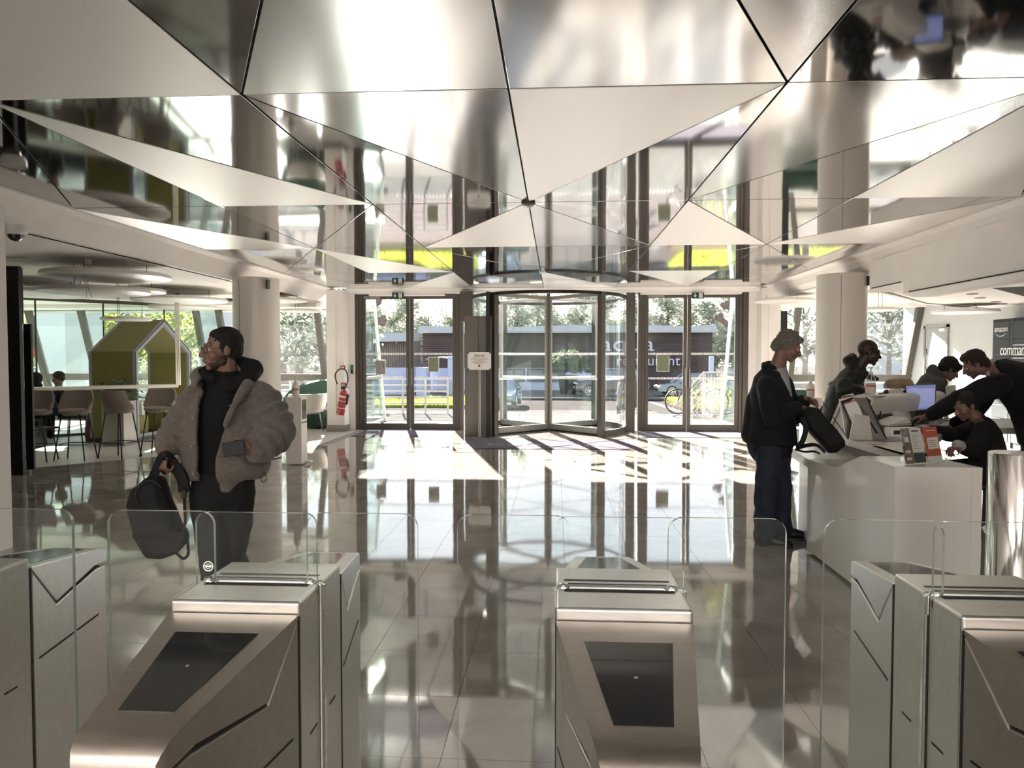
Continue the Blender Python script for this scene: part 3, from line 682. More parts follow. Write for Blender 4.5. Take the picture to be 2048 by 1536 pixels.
def bushy(name, loc, h, rad, leaf, label, n, seed, zc=.62, size=.13, cat='tree'):
    r = thing(name, label, cat, loc); rnd0 = random.Random(seed)
    m = MB(); m.tube([(0,0,0),(.08,0,h*.35),(.02,.05,h*.6)], [.16,.12,.07], 8); obj('trunk', m, OUT['bark'], r)
    m = MB(); tips = []
    for k in range(16):
        a = rnd0.uniform(0,2*pi); e = rnd0.uniform(.1,1.2); l = rad*rnd0.uniform(.6,1.0); z0 = h*rnd0.uniform(.3,.6)
        t = V((cos(a)*cos(e)*l, sin(a)*cos(e)*l, z0+sin(e)*l)); tips.append(t); m.tube([(0,0,z0), t*.5+V((0,0,z0*.55)), t], [.06,.035,.012], 5)
    obj('branches', m, OUT['bark'], r, kind='stuff')
    def fn(rnd):
        t = rnd.choice(tips); s = rad*.24
        return t*rnd.uniform(.7,1.1) + V((rnd.gauss(0,s),rnd.gauss(0,s),rnd.gauss(0,s)))
    crown('crown', n, fn, leaf, size, r, seed); return r
for px, Y, h, rad, lf, lab, n, sd_ in ((150,30,5.6,2.2,'leaf2','sunlit yellow-green tree behind the far left window, beside its lamp post',2600,21), (232,34,6.4,2.6,'leaf3','grey-green tree behind the roof of the olive booth',2000,22), (372,33,6.4,2.4,'leaf2','yellow-green tree just right of the olive booth gable',2400,23),
        (600,36,7,3.0,'leaf3','pale bare-branched tree behind the lounge window right of the left column',1100,24), (655,31,6.5,2.0,'leaf3','thin hazy tree against the edge of the left wall jamb',900,25), (1607,34,7,2.6,'leaf3','bare-branched tree behind the window left of the right column',700,26), (1775,38,8,3.4,'leaf3','grey-green tree behind the large right window',1700,27)):
    p = at(px,760,Y=Y); bushy('bare_tree' if n < 1200 else 'leafy_tree', (p.x,p.y,GZ), h, rad, OUT[lf], lab, n, sd_)
def pollard(px, Y, stubs, label):
    p = at(px,800,Y=Y); r = thing('pollard_tree', label, 'tree', (p.x,p.y,GZ))
    obj('trunk', MB().tube([(0,0,0),(.03,0,1.6),(0,.05,3.4)], [.2,.17,.15], 10), OUT['bark'], r, smooth=True)
    for a, b in stubs:
        q0, q1 = at(*a,Y=Y)-p, at(*b,Y=Y)-p; q0.z += p.z-GZ; q1.z += p.z-GZ
        m = MB().tube([q0, q0.lerp(q1,.5)+V((0,.1,.05)), q1], [.10,.085,.10], 8); m.ball(q1,.12,8,6); m.ball(q1+V((.05,0,.1)),.1,7,5); m.ball(q1+V((-.08,.05,.05)),.09,7,5)
        obj('pollard_branch', m, OUT['bark'], r, smooth=True)
pollard(1478, 25, (((1478,668),(1438,636)),((1478,625),(1450,612)),((1478,640),(1500,600))), 'pollarded tree with knobbly stubs beyond the right glass door')
pollard(738, 26, (((735,655),(764,640)),((735,650),(766,646)),((738,625),(757,604))), 'pollarded tree with knobbly stubs beyond the left glass door')
sp = at(1136,770,Y=48); sh2 = thing('potted_shrub', 'spiky grey-green shrub in a black planter before the restaurant', 'shrub', (sp.x,48,GZ))
obj('planter', MB().lathe([(.5,0),(.72,1.25),(.66,1.25),(.6,1.1)], n=20), MT['black'], sh2, smooth=40)
def fsh(rnd):
    a = rnd.uniform(0,2*pi); e = rnd.uniform(-.1,1.4); l = rnd.uniform(.3,1.45); return V((cos(a)*cos(e)*l*1.15, sin(a)*cos(e)*l, 1.5+sin(e)*l))
crown('crown', 1500, fsh, OUT['plant'], .11, sh2, 5)

# cars (built along +X, nose at -X)
def wheel(parent, x, y, r=.34):
    w = obj('wheel', (lambda m: (m.tube([(x,y-.11,r),(x,y+.11,r)], r, 24), m)[-1])(MB()), OUT['tyre'], parent, smooth=40)
    s = -1 if y < 0 else 1; m = MB(); yy = y + s*.112
    for k in range(10):
        a = 2*pi*k/10; m.bar((x,yy,r),(x+cos(a)*r*.66,yy,r+sin(a)*r*.66),.035,.02,(0,1,0))
    m.lathe([(.05,-.012),(.05,.012)], (0,0,0), 10); 
    for v in m.v[-20:]: v.x, v.y, v.z = v.x + x, yy + v.z, v.y + r
    t = []
    for k in range(25): a = 2*pi*k/24; t.append((x+cos(a)*r*.68, yy, r+sin(a)*r*.68))
    m.tube(t, .022, 5, cap=False)
    obj('rim', m, OUT['rim'], w)
def car(name, label, loc, rz, paint, L=4.3, H=1.46, Wd=1.8, suv=False, lit=False):
    c = thing(name, label, 'car', loc, rz); hw = Wd/2; g = .2 if not suv else .26; hh = .72 if not suv else .9; hl = L/2
    prof = [(-hl,g+.1),(-hl-.03,.45),(-hl+.04,hh-.1),(-hl+.25,hh),(-hl+1.15,hh+.14),(hl-.95,hh+.2),(hl-.25,hh+.17),(hl-.02,hh),(hl,.5),(hl-.05,g+.08)]
    secs = []
    m = MB(); n = len(prof)
    ys = [(-hw,.93),(-hw+.02,1.0),(-hw+.12,1.03),(hw-.12,1.03),(hw-.02,1.0),(hw,.93)]
    vs = [(x, y, g + (z-g)*(k if z > .6 else 1)) for y, k in ys for x, z in prof]
    fs = [(i*n+j, i*n+(j+1)%n, (i+1)*n+(j+1)%n, (i+1)*n+j) for i in range(len(ys)-1) for j in range(n)] + [tuple(range(n))[::-1], tuple((len(ys)-1)*n+j for j in range(n))]
    m._add(vs, fs); obj('body', m, paint, c, smooth=35, bevel=.03)
    z0, z1 = hh+.13, H
    xa, xb, xc, xd = -hl+1.0, -hl+1.75, hl-1.2 if not suv else hl-.7, hl-.35 if not suv else hl-.2
    def gh(e, zt): return [(xa,-hw+.08,z0),(xd,-hw+.08,z0),(xd,hw-.08,z0),(xa,hw-.08,z0),(xb,-hw+.26-e,zt),(xc,-hw+.26-e,zt),(xc,hw-.26+e,zt),(xb,hw-.26+e,zt)]
    m = MB()._add(gh(0,z1-.05), [(0,3,2,1),(4,5,6,7),(0,1,5,4),(1,2,6,5),(2,3,7,6),(3,0,4,7)]); obj('windows', m, OUT['carglass'], c, bevel=.02)
    m = MB().box(xb-.03,xc+.03,-hw+.24,hw-.24,z1-.07,z1)
    for s in (-1,1):
        m.bar((xa,s*(hw-.09),z0),(xb,s*(hw-.26),z1-.04),.07,.05); m.bar((xd,s*(hw-.09),z0),(xc,s*(hw-.26),z1-.04),.09,.05); mx = (xb+xc)/2; m.bar((mx,s*(hw-.075),z0),(mx,s*(hw-.25),z1-.04),.09,.04)
    obj('roof', m, paint, c, bevel=.02)
    for s in (-1,1):
        obj('headlight', MB().ball((-hl+.13,s*(hw-.3),hh-.1),(.16,.22,.075),12,8), OUT['lampon'] if lit else OUT['lamp'], c, smooth=True)
        obj('tail_light', MB().box(hl-.06,hl+.005,s*(hw-.28)-.15,s*(hw-.28)+.15,hh-.12,hh+.05), MT['red'], c, bevel=.02)
        obj('mirror', MB().ball((xa+.35,s*(hw+.07),z0+.06),(.07,.12,.08),10,6), paint, c, smooth=True)
        for x in (-hl+.82, hl-.82): wheel(c, x, s*(hw-.1), .34 if not suv else .38)
    obj('grille', MB().box(-hl-.045,-hl+.1,-.5,.5,.36,.52), MT['black'], c, bevel=.02)
    obj('number_plate', MB().box(-hl-.06,-hl-.02,-.26,.26,.53,.64), OUT['white'], c)
    return c
p = at(993,790,Y=33.6); car('car', 'teal grey hatchback facing the entrance, seen through the revolving door', (p.x,36.2,GZ), R(88), OUT['teal'])
p = at(1222,780,Y=45); car('car', 'black off-roader parked side-on before the restaurant planter', (p.x,45.4,GZ), R(4), OUT['blackcar'], 4.5, 1.7, 1.9, True)
p = at(1386,780,Y=46); car('car', 'blue-grey saloon with its headlamp lit, behind the bicycle', (p.x,46,GZ), R(2), OUT['greycar'], 4.6, 1.44, 1.82, lit=True)
p = at(1735,765,Y=42); car('car', 'pale car glinting behind the large right window', (p.x,43,GZ), R(0), OUT['greycar'], 4.3, 1.5)
# bicycle leaning on its rack
bp_ = at(1347,826,z=0.0); bk_ = thing('bicycle', 'black bicycle parked on the terrace behind the right glass door', 'bicycle', (bp_.x,19.8,.0))
def ring(x, r, tr, n=32): return [(x+cos(2*pi*k/n)*r,0,r+.035+sin(2*pi*k/n)*r) for k in range(n+1)]
for x, nm in ((0,'front'),(1.02,'rear')):
    w = obj('wheel', MB().tube(ring(x,.33,.02), .024, 6, cap=False), MT['rubber'], bk_, smooth=True)
    m = MB()
    for k in range(14): a = 2*pi*k/14; m.bar((x,0,.365),(x+cos(a)*.32,0,.365+sin(a)*.32),.006)
    m.tube([(x,-.05,.365),(x,.05,.365)],.03,8); obj('spokes', m, MT['framelight'], w, kind='stuff')
obj('frame', MB().tube([(.17,0,.82),(.42,0,.36),(.72,0,.86)],.02,7).tube([(.17,0,.82),(.70,0,.80)],.018,7).tube([(.42,0,.36),(1.02,0,.365),(.70,0,.8)],.013,6), MT['frame'], bk_, smooth=True)
obj('fork', MB().tube([(.15,0,.98),(.17,0,.8),(.0,0,.365)],.018,7), MT['frame'], bk_, smooth=True)
obj('handlebar', MB().tube([(.22,-.28,1.02),(.13,-.1,.99),(.13,.1,.99),(.22,.28,1.02)],.014,7), MT['rubber'], bk_, smooth=True)
obj('saddle', MB().ball((.74,0,.9),(.14,.07,.04),10,6), MT['rubber'], bk_, smooth=True)
obj('crank', MB().tube([(.42,-.02,.36),(.42,.02,.36)],.09,16).bar((.42,.06,.36),(.3,.06,.24),.02), MT['framelight'], bk_)
rk = thing('bicycle_rack', 'white bicycle rack hoop behind the bicycle', 'bicycle rack', (bp_.x+.75,19.92,0))
obj('hoop', MB().tube([(-.2,.05,0),(-.2,.05,.62),(0,.05,.7),(.2,.05,.62),(.2,.05,0)],.025,8), OUT['white'], rk, smooth=True)
# white railings of the terrace
def railing(name, a, b, label, zs, h=1.02, nposts=5):
    a, b = V(a), V(b); r = thing(name, label, 'railing', a)
    for z in zs: obj('rail', MB().bar(a+V((0,0,z)), b+V((0,0,z)), .035, .045), OUT['white'], r, w=True)
    for i in range(nposts): p = a.lerp(b, i/(nposts-1)); obj('post', MB().bar(p, p+V((0,0,h)), .05), OUT['white'], r, w=True)
railing('railing', (-13,19.4,-.05), (-4.95,19.4,-.05), 'white horizontal-bar railing outside the left lounge windows', (.15,.29,.43,.57,.71,.85,1.0), nposts=8)
railing('railing', (-4.9,20.0,-.05), (-3.0,20.0,-.05), 'white horizontal-bar railing seen through the left door leaf', (.15,.32,.49,.66,.83,1.0), nposts=4)
railing('railing', (4.6,19.2,-.05), (10.5,19.2,-.05), 'white horizontal-bar railing outside the right window', (.15,.35,.55,.75,.95), nposts=5)
r = thing('stair_handrail', 'white slanted stair railing beyond the right glass door', 'railing', (3.55,19.6,0))
q = [V((3.25,19.9,-.75)), V((3.95,19.7,.1)), V((5.0,19.7,.1))]
for k in range(7): obj('rail', MB().tube([q[0]+V((0,0,.1+k*.14)), q[1]+V((0,0,.1+k*.14))],.018,6), OUT['white'], r, w=True)
obj('top_rail', MB().tube([q[0]+V((0,0,1.05)), q[1]+V((0,0,1.05)), q[2]+V((0,0,1.05))],.026,8), OUT['white'], r, w=True)
for x in (3.95,4.45,5.0): obj('post', MB().bar((x,19.7,-.02),(x,19.7,1.15),.05), OUT['white'], r, w=True)
for i in range(12): obj('baluster', MB().bar((4.0+i*.08,19.7,.15),(4.0+i*.08,19.7,1.1),.014), OUT['white'], r, w=True)
pb = thing('low_planter_wall', 'low pale planter wall with yellow-green plants beyond the right door', 'planter', (4.15,20.6,-.3))
obj('planter_kerb', MB().box(3.7,5.2,20.4,20.9,-.86,.12), OUT['kerb'], pb, w=True, bevel=.01)
crown('plants', 500, lambda rnd: V((rnd.uniform(-.3,.9),rnd.uniform(-.15,.25),.42+rnd.random()**2*.9)), OUT['leaf2'], .05, pb, 31)
# pale neighbour walls seen through the lounge glazing
for a, b, Y, zt_, lab in ((74,131,23,3.2,'white neighbouring wall behind the far left window'), (398,484,26,6,'pale grey concrete wall behind the window left of the left column'), (1700,1850,56,9,'hazy grey building behind the large right window')):
    x0, x1 = at(a,700,Y=Y).x, at(b,700,Y=Y).x
    nb = thing('neighbour_building', lab, 'building', ((x0+x1)/2,Y,GZ))
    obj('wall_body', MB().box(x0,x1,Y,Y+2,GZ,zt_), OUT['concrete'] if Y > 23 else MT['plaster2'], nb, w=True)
    obj('coping', MB().box(x0-.05,x1+.05,Y-.05,Y+2.05,zt_,zt_+.12), OUT['kerb'], nb, w=True)
lp = at(163,770,Y=27); l_ = thing('lamp_post', 'slim grey lamp post in front of the yellow-green tree', 'lamp post', (lp.x,27,GZ))
obj('pole', MB().tube([(0,0,0),(0,0,6)],[.07,.045],10), MT['framelight'], l_, smooth=40); obj('lamp_head', MB().box(-.1,.5,-.1,.1,6,6.08), MT['framelight'], l_)
hd_ = at(190,745,Y=26); hg = thing('garden_hedge', 'dark clipped hedge below the yellow-green tree', 'hedge', (hd_.x-.5,26,GZ))
crown('hedge_leaves', 1500, lambda rnd: V((rnd.uniform(-1.6,1.0),rnd.uniform(-.4,.4),rnd.uniform(.2,2.0))), OUT['plant'], .09, hg, 8)
# ---------------------------------------------------------------- turnstiles
GW, GI = .31, .068
def gate_plan(y):
    """inset of the side walls at a given depth (bow-shaped ends)"""
    if y < 1.635: return GI*(1.635-y)/.435
    if y > 1.96: return GI*(y-1.96)/.435
    return 0
def bow(secs, sgn):
    """loft of rectangles (y, z0, z1) along the depth"""
    m = MB(); vs = []
    for y, z0, z1, ex in secs:
        i = gate_plan(y) + ex
        vs += [(i,y,z0),(GW-i,y,z0),(GW-i,y,z1),(i,y,z1)]
    n = len(secs); fs = []
    for k in range(n-1):
        for j in range(4):
            a, b = k*4+j, k*4+(j+1) % 4; q = (a, b, b+4, a+4); fs.append(q if sgn > 0 else q[::-1])
    e0, e1 = (0,1,2,3), tuple((n-1)*4+j for j in range(4))
    fs += [e0[::-1], e1] if sgn > 0 else [e0, e1[::-1]]
    return m._add(vs, fs)
def mir(y): return 3.595 - y
def rounded(x0, x1, z0, z1, r, cut=None):
    pts = []
    def arc(cx, cz, a0):
        for k in range(7): a = R(a0 + 90*k/6); pts.append((cx + r*cos(a), cz + r*sin(a)))
    arc(x1-r, z1-r, 0); arc(x0+r, z1-r, 90)
    if cut == 'l': pts += [(x0, z0+.20-.18+.62), (x0+.045, .975), (x0+.045, z0)]
    else: pts.append((x0, z0))
    if cut == 'r': pts += [(x1-.045, z0), (x1-.045, .975), (x1, .64+z0)]
    else: pts.append((x1, z0))
    return pts
def pane(name, pts, y, t, parent):
    n = len(pts); m = MB(); vs = [(x,y,z) for x, z in pts] + [(x,y+t,z) for x, z in pts]
    m._add(vs, [tuple(range(n)), tuple(range(n,2*n))[::-1]]); m.cur = 1
    m._add(vs, [(i, n+i, n+(i+1)%n, (i+1)%n) for i in range(n)])
    return obj(name, m, [MT['gateglass'], MT['glassedge']], parent)
def gate(x, label):
    g = thing('turnstile', label, 'turnstile', (x,0,0), group='row of glass turnstiles')
    z0 = .012
    # front: pedestal, wedge lid with card reader
    ped = [(1.172,z0,.80,.012),(1.185,z0,.830,0),(1.25,z0,.834,0),(1.5,z0,.80,0),(1.629,z0,.94,0)]
    obj('front_pedestal', bow(ped,1), MT['steel'], g, bevel=.004)
    lid = [(1.160,.838,.846,.012),(1.163,.836,.860,.006),(1.172,.836,.874,.002),(1.188,.838,.886,0),(1.215,.840,.8945,0),(1.26,.846,.9015,0),(1.5,.808,.934,0),(1.629,.944,.952,0)]
    ld = obj('reader_lid', bow(lid,1), MT['steel_dark'], g, smooth=30)
    obj('lid_core', bow([(1.22,.80,.86,.006),(1.5,.78,.83,.006),(1.625,.92,.95,.006)],1), MT['gap'], g)
    a = (.952-.9015)/(1.629-1.26); zz = lambda y: .9015 + a*(y-1.26) + .0012
    obj('card_reader', MB().ext([(.062,1.542,zz(1.542)),(.25,1.542,zz(1.542)),(.208,1.262,zz(1.262)),(.103,1.262,zz(1.262))], (0,0,-.004)), MT['blackglass'], ld)
    obj('reader_lens', MB().lathe([(.004,0),(.004,.0012),(.001,.0016)], (.158,1.41,zz(1.41)), 12), MT['framelight'], ld)
    # main housing in two halves with the wing slot between
    fb = obj('front_housing', MB().box(.0,GW,1.635,1.777,z0,.98), MT['steel_light'], g, bevel=.007, seg=3)
    bb = obj('back_housing', MB().box(.0,GW,1.799,1.958,z0,.98), MT['steel_light'], g, bevel=.007, seg=3)
    obj('slot_core', MB().box(.012,GW-.012,1.77,1.806,z0,.966), MT['gap'], g)
    for y0_, y1_ in ((1.752,1.770),(1.812,1.818),(1.838,1.850)): obj('slot_strip', MB().box(.022,GW-.022,y0_,y1_,.972,.9808), MT['gap'], g)
    obj('seam', MB().box(.0-.0006,GW+.0006,1.6305,1.6345,z0,.948), MT['gap'], g); obj('seam', MB().box(.0-.0006,GW+.0006,1.9595,1.9635,z0,.948), MT['gap'], g)
    for s in (-.0008, GW-.0004):
        for y in (1.665,1.70): pass
        obj('side_slot', MB().box(s,s+.0012,1.70,1.752,.632,.637), MT['gap'], fb); obj('side_slot', MB().box(s,s+.0012,1.852,1.90,.632,.637), MT['gap'], bb)
        obj('hinge_cap', MB().box(s-.002,s+.004,1.778,1.798,.93,.977), MT['steel_light'], g, bevel=.002)
    # far end: pedestal and lid, mirrored
    ped2 = [(mir(y),b,c,e) for y,b,c,e in ped]; obj('back_pedestal', bow(ped2,-1), MT['steel_light'], g, bevel=.004)
    lid2 = [(mir(y),b,c,e) for y,b,c,e in lid]; l2 = obj('display_lid', bow(lid2,-1), MT['steel_light'], g, bevel=.005)
    obj('lid_core', bow([(mir(1.22),.80,.86,.006),(mir(1.5),.78,.83,.006),(mir(1.625),.92,.95,.006)],-1), MT['gap'], g)
    zb = lambda y: zz(mir(y))
    obj('display', MB().ext([(.05,mir(1.56),zb(mir(1.56))),(.26,mir(1.56),zb(mir(1.56))),(.21,mir(1.25),zb(mir(1.25))),(.10,mir(1.25),zb(mir(1.25)))], (0,0,-.004)), MT['blackglass'], l2)
    for s in (-1, 1):                          # long horizontal joints in the bow sides
        for ya, yb, nm in ((1.24,1.60,'joint'),(mir(1.60),mir(1.24),'joint')):
            xa, xb = gate_plan(ya), gate_plan(yb)
            if s > 0: xa, xb = GW-xa, GW-xb
            obj(nm, MB().ext([(xa-s*.004,ya,.672),(xa+s*.0008,ya,.672),(xb+s*.0008,yb,.672),(xb-s*.004,yb,.672)], (0,0,.006)), MT['gap'], g)
    # glass
    pane('fixed_screen', rounded(.0,.31,.955,1.162,.03), 1.758, .009, g)
    for nm, x0, x1, c in (('left_wing',-.245,.036,'r'),('right_wing',.276,.56,'l')):
        p = pane('glass_wing', rounded(x0,x1,.34,1.158,.035,c), 1.782, .011, g)
    for hx in (.02, .285): obj('wing_hinge', MB().lathe([(.017,0),(.017,.01),(.011,.02),(.002,.023)], (hx,1.788,.968), 14), MT['chrome'], g, smooth=40)
    return g
gts = [gate(-1.805, 'turnstile cut off by the left picture edge')]
for x, lab in ((-.905,'turnstile in front of the man in the pale jacket, second from the left'),(0.0,'turnstile standing alone in the middle, seen straight on, with pale even reader lid'),(.895,'turnstile before the white reception desk, cut off by the picture edge')):
    o = copy_tree(gts[0]); o.location.x = x; o['label'] = lab; gts.append(o)
# safety-glass mark printed on one wing
mk = [k for k in gts[1].children if k.name.startswith('glass_wing')][0]
m = MB()
pts = [(.021+cos(2*pi*k/24)*.012, 1.7805, 1.018+sin(2*pi*k/24)*.012) for k in range(25)]
m.tube(pts, .0017, 5, cap=False); m.box(.012,.030,1.7802,1.7812,1.0155,1.0205); m.tube([(.021+cos(2*pi*k/20)*.0065,1.7805,1.018+sin(2*pi*k/20)*.0065) for k in range(21)], .0009, 4, cap=False)
obj('printed_mark', m, MT['whitedot'], mk)
# ---------------------------------------------------------------- people
SK = dict(light=mat('skin', (.20,.11,.078), .5, var=.06, scale=30), pink=mat('skin_fair', (.25,.135,.095), .5, var=.06, scale=30), dark=mat('skin_deep', (.04,.02,.014), .45, var=.06, scale=30))
CL = dict(fleece=mat('beige_fleece', (.15,.128,.112), .95, var=.18, scale=45, bump=.6, bscale=160, sheen=.25), black=mat('black_jersey', (.003,.003,.0035), .9, bump=.2, bscale=300), navy=mat('navy_wool', (.0035,.0045,.008), .85, var=.2, scale=20, bump=.25, bscale=200),
    jeans=mat('blue_denim', (.017,.024,.042), .85, var=.3, scale=14, bump=.3, bscale=250), darktr=mat('dark_trousers', (.004,.0045,.006), .85, bump=.2, bscale=200), khaki=mat('dark_green_quilt', (.012,.014,.011), .55, var=.15, scale=20, sheen=.1), grey=mat('grey_hoodie', (.075,.072,.072), .95, var=.12, scale=50, bump=.3, bscale=300),
    white=mat('white_shirt', (.36,.36,.38), .8), shoe=mat('black_leather', (.006,.006,.007), .4), hairdark=mat('dark_hair', (.006,.0045,.004), .6, var=.4, scale=60, stretch=(1,1,4), bump=.6, bscale=150), hairgrey=mat('grey_hair', (.20,.18,.16), .6, var=.35, scale=50, stretch=(1,1,3), bump=.8, bscale=120),
    hairbrown=mat('brown_hair', (.03,.014,.009), .55, var=.4, scale=50, stretch=(1,1,4), bump=.7, bscale=130), coat=mat('pale_coat', (.22,.2,.18), .9), dcoat=mat('dark_brown_coat', (.07,.055,.045), .9), nylon=mat('black_nylon', (.0035,.004,.005), .75, bump=.25, bscale=220), stubble=mat('beard_stubble', (.045,.027,.02), .7, var=.3, scale=90), eye=mat('eye_white', (.5,.48,.46), .2), wire=mat('glasses_frame', (.05,.045,.04), .3, .6), lens=glass('spectacle_lens', (.95,.97,.97), 2.0))
def remesh(name, mb, voxel, mats, parent, smooth=4, disp=0, dscale=8, cut=None, solid=0, w=True, **kw):
    me = mesh_of(name, mb, mats)
    o = bpy.data.objects.new('tmp', me)
    r = o.modifiers.new('r','REMESH'); r.mode = 'VOXEL'; r.voxel_size = voxel; r.adaptivity = 0
    if smooth: s = o.modifiers.new('s','SMOOTH'); s.factor = .5; s.iterations = smooth
    m2 = evaluated(o); bpy.data.meshes.remove(me)
    m2.name = name; m2.materials.clear()
    for m in (mats if isinstance(mats,(list,tuple)) else [mats]): m2.materials.append(m)
    if disp:
        pn = [(v.co.copy(), v.normal.copy()) for v in m2.vertices]; flatco = []
        for c, n in pn: flatco.extend(c + n * (disp * mnoise.noise(c * dscale)))
        m2.vertices.foreach_set('co', flatco); m2.update()
    if cut:
        bm = bmesh.new(); bm.from_mesh(m2); bmesh.ops.delete(bm, geom=[f for f in bm.faces if cut(f.calc_center_median(), f.normal)], context='FACES')
        bv = [v for v in bm.verts if v.is_boundary]
        for _ in range(10):
            nw = [(v, sum((q.co for q in nb), V((0,0,0)))/len(nb)) for v in bv for nb in [[ed.other_vert(v) for ed in v.link_edges if ed.is_boundary]] if nb]
            for v, q in nw: v.co = v.co.lerp(q, .5)
        bm.to_mesh(m2); bm.free()
    m2.polygons.foreach_set('use_smooth', [True]*len(m2.polygons))
    if parent is not None and w:
        off = V((0,0,0)); q = parent
        while q is not None: off += V(q.location); q = q.parent
        m2.transform(M.Translation(-off))
    o = bpy.data.objects.new(name, m2); COL.objects.link(o); o.parent = parent
    if solid: md = o.modifiers.new('solid','SOLIDIFY'); md.thickness = solid; md.offset = -1
    return tag(o, **kw) if kw else o
def head_frame(c, fwd, up=(0,0,1)):
    f = V(fwd).normalized(); u = V(up); r = f.cross(u).normalized(); u = r.cross(f).normalized()
    m = M((r, f, u)).transposed().to_4x4(); m.translation = V(c); return m
def head(mb, c, fwd, neck, up=(0,0,1), s=1.0, ears=True):
    m = head_frame(c, fwd, up); mb.m = m @ M.Scale(s, 4)
    mb.ball((0,-.015,.03),(.075,.095,.088)).ball((0,.03,-.02),(.061,.068,.085)).ball((0,.045,-.075),(.045,.043,.035)).ball((0,.072,-.098),(.022,.02,.02)).ball((0,.064,-.062),(.036,.030,.036))
    mb.capsule((0,.092,.01),(0,.116,-.030),.009,.0135).ball((.011,.103,-.034),.0095).ball((-.011,.103,-.034),.0095)
    mb.capsule((-.037,.078,.024),(.037,.078,.024),.013,.013).ball((0,.094,-.058),(.023,.013,.007)).ball((0,.091,-.068),(.020,.013,.0075))
    for x in (-1,1):
        mb.ball((x*.036,.058,-.032),.030)
        if ears: mb.ball((x*.077,-.005,-.008),(.010,.021,.032))
    mb.m = None; iv = m @ V((0,-.02,-.07)); mb.capsule(iv, V(neck), .056*s, .064*s)
    return m
def hand(mb, wrist, d, pn, curl=.5, thumb=1, s=1.0, spread=.08):
    """palm, four jointed fingers of unequal length and a thumb; pn = direction the palm faces"""
    d = V(d).normalized(); pn = V(pn); pn = (pn - d*pn.dot(d)).normalized(); sd = d.cross(pn).normalized()*thumb; w = V(wrist)
    ks = []
    for i, q in enumerate((-.030,-.010,.011,.031)):
        k = w + d*(.088 - .004*abs(i-1.5))*s + sd*q*s; ks.append(k); mb.capsule(w + d*.012*s + sd*q*.65*s, k, .0125*s, .0115*s)
    L = ((.030,.020,.017),(.036,.025,.019),(.040,.027,.020),(.036,.024,.018))
    for i, k in enumerate(ks):
        p = k; a = 0
        for j, l in enumerate(L[i]):
            a += curl*(1.0,1.15,.8)[j] + .05*i*curl; v = (d*cos(a) + pn*sin(a) + sd*spread*(i-1.5)*.4).normalized(); q = p + v*l*s
            mb.capsule(p, q, .0088*s - j*.0007, .0082*s - j*.0008); p = q
    b = w + d*.022*s + sd*.030*s; v1 = (d*.62 + sd*.62 + pn*.45).normalized(); q = b + v1*.042*s; mb.capsule(b, q, .014*s, .0105*s)
    v2 = (d*.82 + sd*(.25 - curl*.3) + pn*(.3 + curl*.4)).normalized(); q2 = q + v2*.030*s; mb.capsule(q, q2, .0102*s, .009*s)
    v3 = (d*.9 - sd*(.1 + curl*.3) + pn*.35).normalized(); mb.capsule(q2, q2 + v3*.024*s, .009*s, .0075*s)
def limb(mb, pts, rs, n=12):
    for a, b, ra, rb in zip(pts, pts[1:], rs, rs[1:]): mb.capsule(a, b, ra, rb, n)
def puffed(mb, a, b, ra, rb, k, amp=.016):
    a, b = V(a), V(b); d = (b-a).normalized(); q = V((0,0,1)).rotation_difference(d).to_matrix(); L = (b-a).length
    for i in range(k):
        t = (i+.5)/k; r = ra + (rb-ra)*t; mb.ball(a.lerp(b,t), (r+amp, r+amp, L/k*.62), 16, 8, q)
    mb.capsule(a, b, ra-.01, rb-.01)
def torso(mb, secs, ax, n=24):
    """secs: (center, half width, half depth, up tilt axis) ; ax = across direction"""
    ax = V(ax).normalized(); out = []
    for i, (c, rx, ry) in enumerate(secs):
        c0, c1 = V(secs[max(i-1,0)][0]), V(secs[min(i+1,len(secs)-1)][0]); up = (c1-c0).normalized(); fw = up.cross(ax).normalized(); a2 = fw.cross(up).normalized()
        out.append((c, rx, ry, a2, fw))
    mb.loft(out, n); mb.ball(secs[0][0], min(secs[0][1:])*.9); mb.ball(secs[-1][0], min(secs[-1][1:])*.8)
def eyes(parent, fm, s=1.0):
    for x in (-.031,.031):
        mb = MB(); mb.m = fm @ M.Scale(s,4); mb.ball((x,.0765,.002),.0125,10,8); e = obj('eye', mb, CL['eye'], parent, w=True, smooth=True)
        mb = MB(); mb.m = fm @ M.Scale(s,4); mb.ball((x,.0858,.001),(.0058,.0042,.0058),8,6); obj('pupil', mb, MT['black'], e, w=True, smooth=True)
def glasses(parent, fm):
    mb = MB(); mb.m = fm
    for x in (-.033,.033): mb.tube([(x+cos(2*pi*k/20)*.024,.104-abs(x+cos(2*pi*k/20)*.024)*.12,.002+sin(2*pi*k/20)*.021) for k in range(21)], .0017, 6, cap=False)
    mb.tube([(-.010,.103,.006),(0,.106,.009),(.010,.103,.006)],.0016,6)
    for x in (-1,1): mb.tube([(x*.057,.097,.006),(x*.077,.05,.006),(x*.08,-.005,.004)],.0015,6)
    g = obj('spectacles', mb, CL['wire'], parent, w=True, smooth=True)
    mb = MB(); mb.m = fm
    for x in (-.033,.033): mb.poly([(x+cos(2*pi*k/20)*.023,.103-abs(x+cos(2*pi*k/20)*.023)*.12,.002+sin(2*pi*k/20)*.020) for k in range(20)])
    obj('lens', mb, CL['lens'], g, w=True)
def hair(parent, fm, balls, matk, disp=.006, ds=60, voxel=.006, s=1.0, name='hair', cut=None):
    mb = MB(); mb.m = fm @ M.Scale(s,4)
    for b in balls: mb.ball(*b)
    return remesh(name, mb, voxel, CL[matk], parent, 2, disp, ds, cut)
